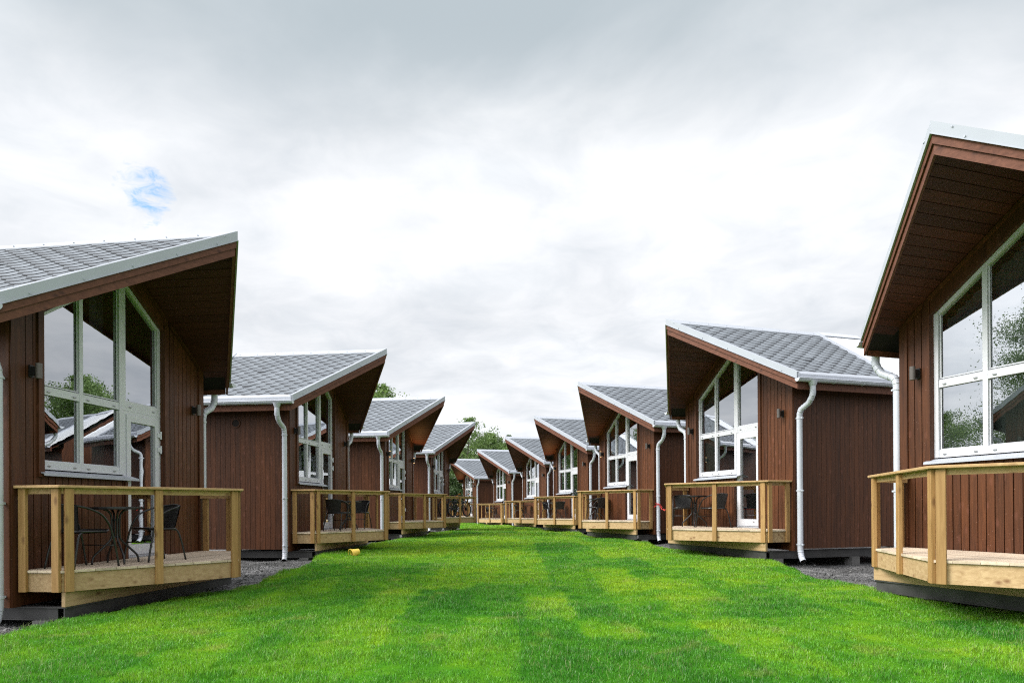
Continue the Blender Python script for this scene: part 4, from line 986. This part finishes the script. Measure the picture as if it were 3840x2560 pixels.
for (x, y, h, cw, lab) in ((-16, 13.1, 9.5, 5.4, 'tall leafy tree behind the left row, mirrored in the nearest right window'), (-41, 27, 8.0, 8, 'far leafy tree low in the mirror image of the nearest right window'), (-45, 21, 9, 8, 'far tree at the right of the mirror image in the nearest right window'),
                           (-17, 50, 8.5, 6, 'leafy tree beyond the left row, first of the row mirrored in the far right windows'), (-21, 57, 9.5, 7, 'big leafy tree beyond the left row, mirrored in the far right windows'), (-25, 47, 8.6, 7, 'broad tree beyond the left row, mirrored in the third right window'), (-14, 63, 9, 6, 'leafy tree beyond the left row, mirrored in the sixth right window'), (-24, 38, 7.4, 6, 'low tree beyond the left row, mirrored in the third right window edge'),
                           (20.5, 34, 9, 5.0, 'leafy tree behind the right row, mirrored in the nearest left window'), (23.5, 37, 9.6, 5.0, 'taller tree behind the right row, mirrored in the nearest left window')):
    tree(x, y, h, cw, lab, 'birch', 2.3 if y < 20 else 1.6, low=.12, leaf=.075 if y < 20 else .13, group='trees mirrored in the window panes')

# ------------------------------------------------------------------ sky, sun, camera
SUN_EL, SUN_DIR = R(42), Vector((-.90, -.20, 0)).normalized()
w = bpy.data.worlds.new('World'); sc.world = w; w.use_nodes = True; nt = w.node_tree; nt.nodes.clear()
out = nd(nt, 'ShaderNodeOutputWorld'); bg = nd(nt, 'ShaderNodeBackground'); bg.inputs[1].default_value = .1; lk(nt, bg, 0, out, 0)
sky = nd(nt, 'ShaderNodeTexSky', sky_type='NISHITA'); sky.sun_disc = False; sky.sun_elevation = SUN_EL; sky.sun_rotation = math.atan2(SUN_DIR.x, SUN_DIR.y)
tc = nd(nt, 'ShaderNodeTexCoord'); sep = nd(nt, 'ShaderNodeSeparateXYZ'); lk(nt, tc, 'Generated', sep, 0)
zc = math_n(nt, 'MAXIMUM', None, .0); lk(nt, sep, 2, zc, 0); zz = math_n(nt, 'ADD', zc, .16)
cx = nd(nt, 'ShaderNodeCombineXYZ'); dx_ = math_n(nt, 'DIVIDE', None, zz); dy_ = math_n(nt, 'DIVIDE', None, zz); lk(nt, sep, 0, dx_, 0); lk(nt, sep, 1, dy_, 0)
nt.links.new(zz.outputs[0], dx_.inputs[1]); nt.links.new(zz.outputs[0], dy_.inputs[1]); lk(nt, dx_, 0, cx, 0); lk(nt, dy_, 0, cx, 1)
def noise(scale, detail, rough, off, dist=.0):
    mp = nd(nt, 'ShaderNodeMapping'); mp.inputs['Location'].default_value = off; lk(nt, cx, 0, mp, 0)
    n = nd(nt, 'ShaderNodeTexNoise'); n.inputs['Scale'].default_value = scale; n.inputs['Detail'].default_value = detail; n.inputs['Roughness'].default_value = rough; n.inputs['Distortion'].default_value = dist
    lk(nt, mp, 0, n, 0); return n
n1 = noise(1.25, 6, .52, (3.1, 7.7, 0), .3); n2 = noise(4.2, 8, .58, (1.3, 2.9, 4), .5)
# banks of cloud: brighter in the middle heights, a darker deck overhead of the lane
el = nd(nt, 'ShaderNodeMapRange', interpolation_type='SMOOTHSTEP'); el.inputs['From Min'].default_value = .40; el.inputs['From Max'].default_value = .585; lk(nt, sep, 2, el, 0)
el2 = nd(nt, 'ShaderNodeMapRange', interpolation_type='SMOOTHSTEP'); el2.inputs['From Min'].default_value = .64; el2.inputs['From Max'].default_value = .85; el2.inputs['To Min'].default_value = 1; el2.inputs['To Max'].default_value = 0; lk(nt, sep, 2, el2, 0)
fw = nd(nt, 'ShaderNodeMapRange', interpolation_type='SMOOTHSTEP'); fw.inputs['From Min'].default_value = .1; fw.inputs['From Max'].default_value = .6; lk(nt, sep, 1, fw, 0)
band = math_n(nt, 'MULTIPLY', math_n(nt, 'MULTIPLY', el, el2), fw)
nb_ = ramp(nt, [(.32, .30), (.60, 1.)]); lk(nt, n1, 0, nb_, 0)
dk = math_n(nt, 'MULTIPLY', band, nb_)
mid = ramp(nt, [(.30, 0.), (.70, 1.)]); lk(nt, n1, 0, mid, 0)
fine = ramp(nt, [(.30, .0), (.66, 1.)]); lk(nt, n2, 0, fine, 0)
mA = nd(nt, 'ShaderNodeMix', data_type='RGBA'); lk(nt, mid, 0, mA, 'Factor'); mA.inputs['A'].default_value = (7.1, 7.18, 7.27, 1); mA.inputs['B'].default_value = (4.95, 5.16, 5.42, 1)
mB = nd(nt, 'ShaderNodeMix', data_type='RGBA', blend_type='MULTIPLY'); mB.inputs['Factor'].default_value = 1; lk(nt, mA, 'Result', mB, 'A')
fr_ = ramp(nt, [(0., (.86, .88, .905)), (1., (1.05, 1.04, 1.04))]); lk(nt, fine, 0, fr_, 0); lk(nt, fr_, 0, mB, 'B')
mC = nd(nt, 'ShaderNodeMix', data_type='RGBA'); lk(nt, dk, 0, mC, 'Factor'); lk(nt, mB, 'Result', mC, 'A'); mC.inputs['B'].default_value = (3.25, 3.7, 4.0, 1)
# brighter dome high overhead and round behind, out of the picture
el3 = nd(nt, 'ShaderNodeMapRange', interpolation_type='SMOOTHSTEP'); el3.inputs['From Min'].default_value = .66; el3.inputs['From Max'].default_value = .95; el3.inputs['To Min'].default_value = 1; el3.inputs['To Max'].default_value = 1.25; lk(nt, sep, 2, el3, 0)
sd = nd(nt, 'ShaderNodeVectorMath', operation='DOT_PRODUCT'); sd.inputs[1].default_value = (SUN_DIR.x * math.cos(SUN_EL), SUN_DIR.y * math.cos(SUN_EL), math.sin(SUN_EL)); lk(nt, tc, 'Generated', sd, 0)
sg = nd(nt, 'ShaderNodeMapRange', interpolation_type='SMOOTHSTEP'); sg.inputs['From Min'].default_value = .56; sg.inputs['From Max'].default_value = 1.0; sg.inputs['To Min'].default_value = 1; sg.inputs['To Max'].default_value = 2.9; nt.links.new(sd.outputs['Value'], sg.inputs[0])
mm = math_n(nt, 'MULTIPLY', el3, sg)
mD = nd(nt, 'ShaderNodeVectorMath', operation='SCALE'); lk(nt, mC, 'Result', mD, 0); lk(nt, mm, 0, mD, 'Scale')
# torn hole showing blue
hole = None
for (d, r0, r1) in (((-.431, .818, .381), .9992, .9999), ((-.4415, .8055, .3965), .9994, 1.0003), ((-.4345, .8225, .3655), .9994, 1.0002), ((-.462, .792, .400), .9990, 1.0008)):
    v = Vector(d).normalized(); dp = nd(nt, 'ShaderNodeVectorMath', operation='DOT_PRODUCT'); dp.inputs[1].default_value = v; lk(nt, tc, 'Generated', dp, 0)
    mr = nd(nt, 'ShaderNodeMapRange', interpolation_type='SMOOTHSTEP'); mr.inputs['From Min'].default_value = r0; mr.inputs['From Max'].default_value = r1; nt.links.new(dp.outputs['Value'], mr.inputs[0])
    hole = mr if hole is None else math_n(nt, 'MAXIMUM', hole, mr)
n3 = noise(15., 9, .62, (5.2, .4, 2), .8)
hn = math_n(nt, 'MULTIPLY', n3, 2.2); hs_ = math_n(nt, 'ADD', math_n(nt, 'MULTIPLY', hole, .75), hn)
hr = ramp(nt, [(.0, 0.), (.5, .28), (1., .85)]); hq = nd(nt, 'ShaderNodeMapRange'); hq.inputs['From Min'].default_value = 1.58; hq.inputs['From Max'].default_value = 2.12; lk(nt, hs_, 0, hq, 0); lk(nt, hq, 0, hr, 0)
blue = nd(nt, 'ShaderNodeVectorMath', operation='MULTIPLY'); lk(nt, sky, 0, blue, 0); blue.inputs[1].default_value = (.85, 1.35, 1.55)
mE = nd(nt, 'ShaderNodeMix', data_type='RGBA'); lk(nt, hr, 0, mE, 'Factor'); lk(nt, mD, 0, mE, 'A'); lk(nt, blue, 0, mE, 'B')
lk(nt, mE, 'Result', bg, 0)

ld = bpy.data.lights.new('sun', 'SUN'); ld.energy = 2.3; ld.angle = R(28); ld.color = (1, .965, .91)
so = bpy.data.objects.new('sun', ld); COL.objects.link(so)
v = Vector((SUN_DIR.x * math.cos(SUN_EL), SUN_DIR.y * math.cos(SUN_EL), math.sin(SUN_EL))); so.rotation_euler = v.to_track_quat('Z', 'Y').to_euler(); so.location = (-20, -10, 30)

cd = bpy.data.cameras.new('camera'); cam = bpy.data.objects.new('camera', cd); COL.objects.link(cam)
cd.sensor_width = 36; cd.lens = 2563.4 / 3840 * 36; cd.clip_end = 2000; cd.clip_start = .05
cd.shift_y = (1902.8 - 1280) / 3840
pitch, roll = R(.101), R(-.346)
cam.matrix_world = Matrix.Translation((0, 0, EYE)) @ (Matrix.Rotation(R(90) + pitch, 4, 'X') @ Matrix.Rotation(roll, 4, 'Z'))
sc.camera = cam
sc.view_settings.view_transform = 'Standard'; sc.view_settings.look = 'None'; sc.view_settings.exposure = .68; sc.view_settings.gamma = 1
sc.render.engine = 'CYCLES'
cy = sc.cycles; cy.max_bounces = 6; cy.diffuse_bounces = 2; cy.glossy_bounces = 3; cy.transparent_max_bounces = 8; cy.transmission_bounces = 4; cy.caustics_reflective = False; cy.caustics_refractive = False
cy.filter_width = 1.15; cy.sampling_pattern = 'BLUE_NOISE'; cy.use_denoising = False; cy.use_adaptive_sampling = False; cy.denoiser = 'OPENIMAGEDENOISE'; cy.denoising_input_passes = 'RGB_ALBEDO_NORMAL'; cy.denoising_prefilter = 'NONE'
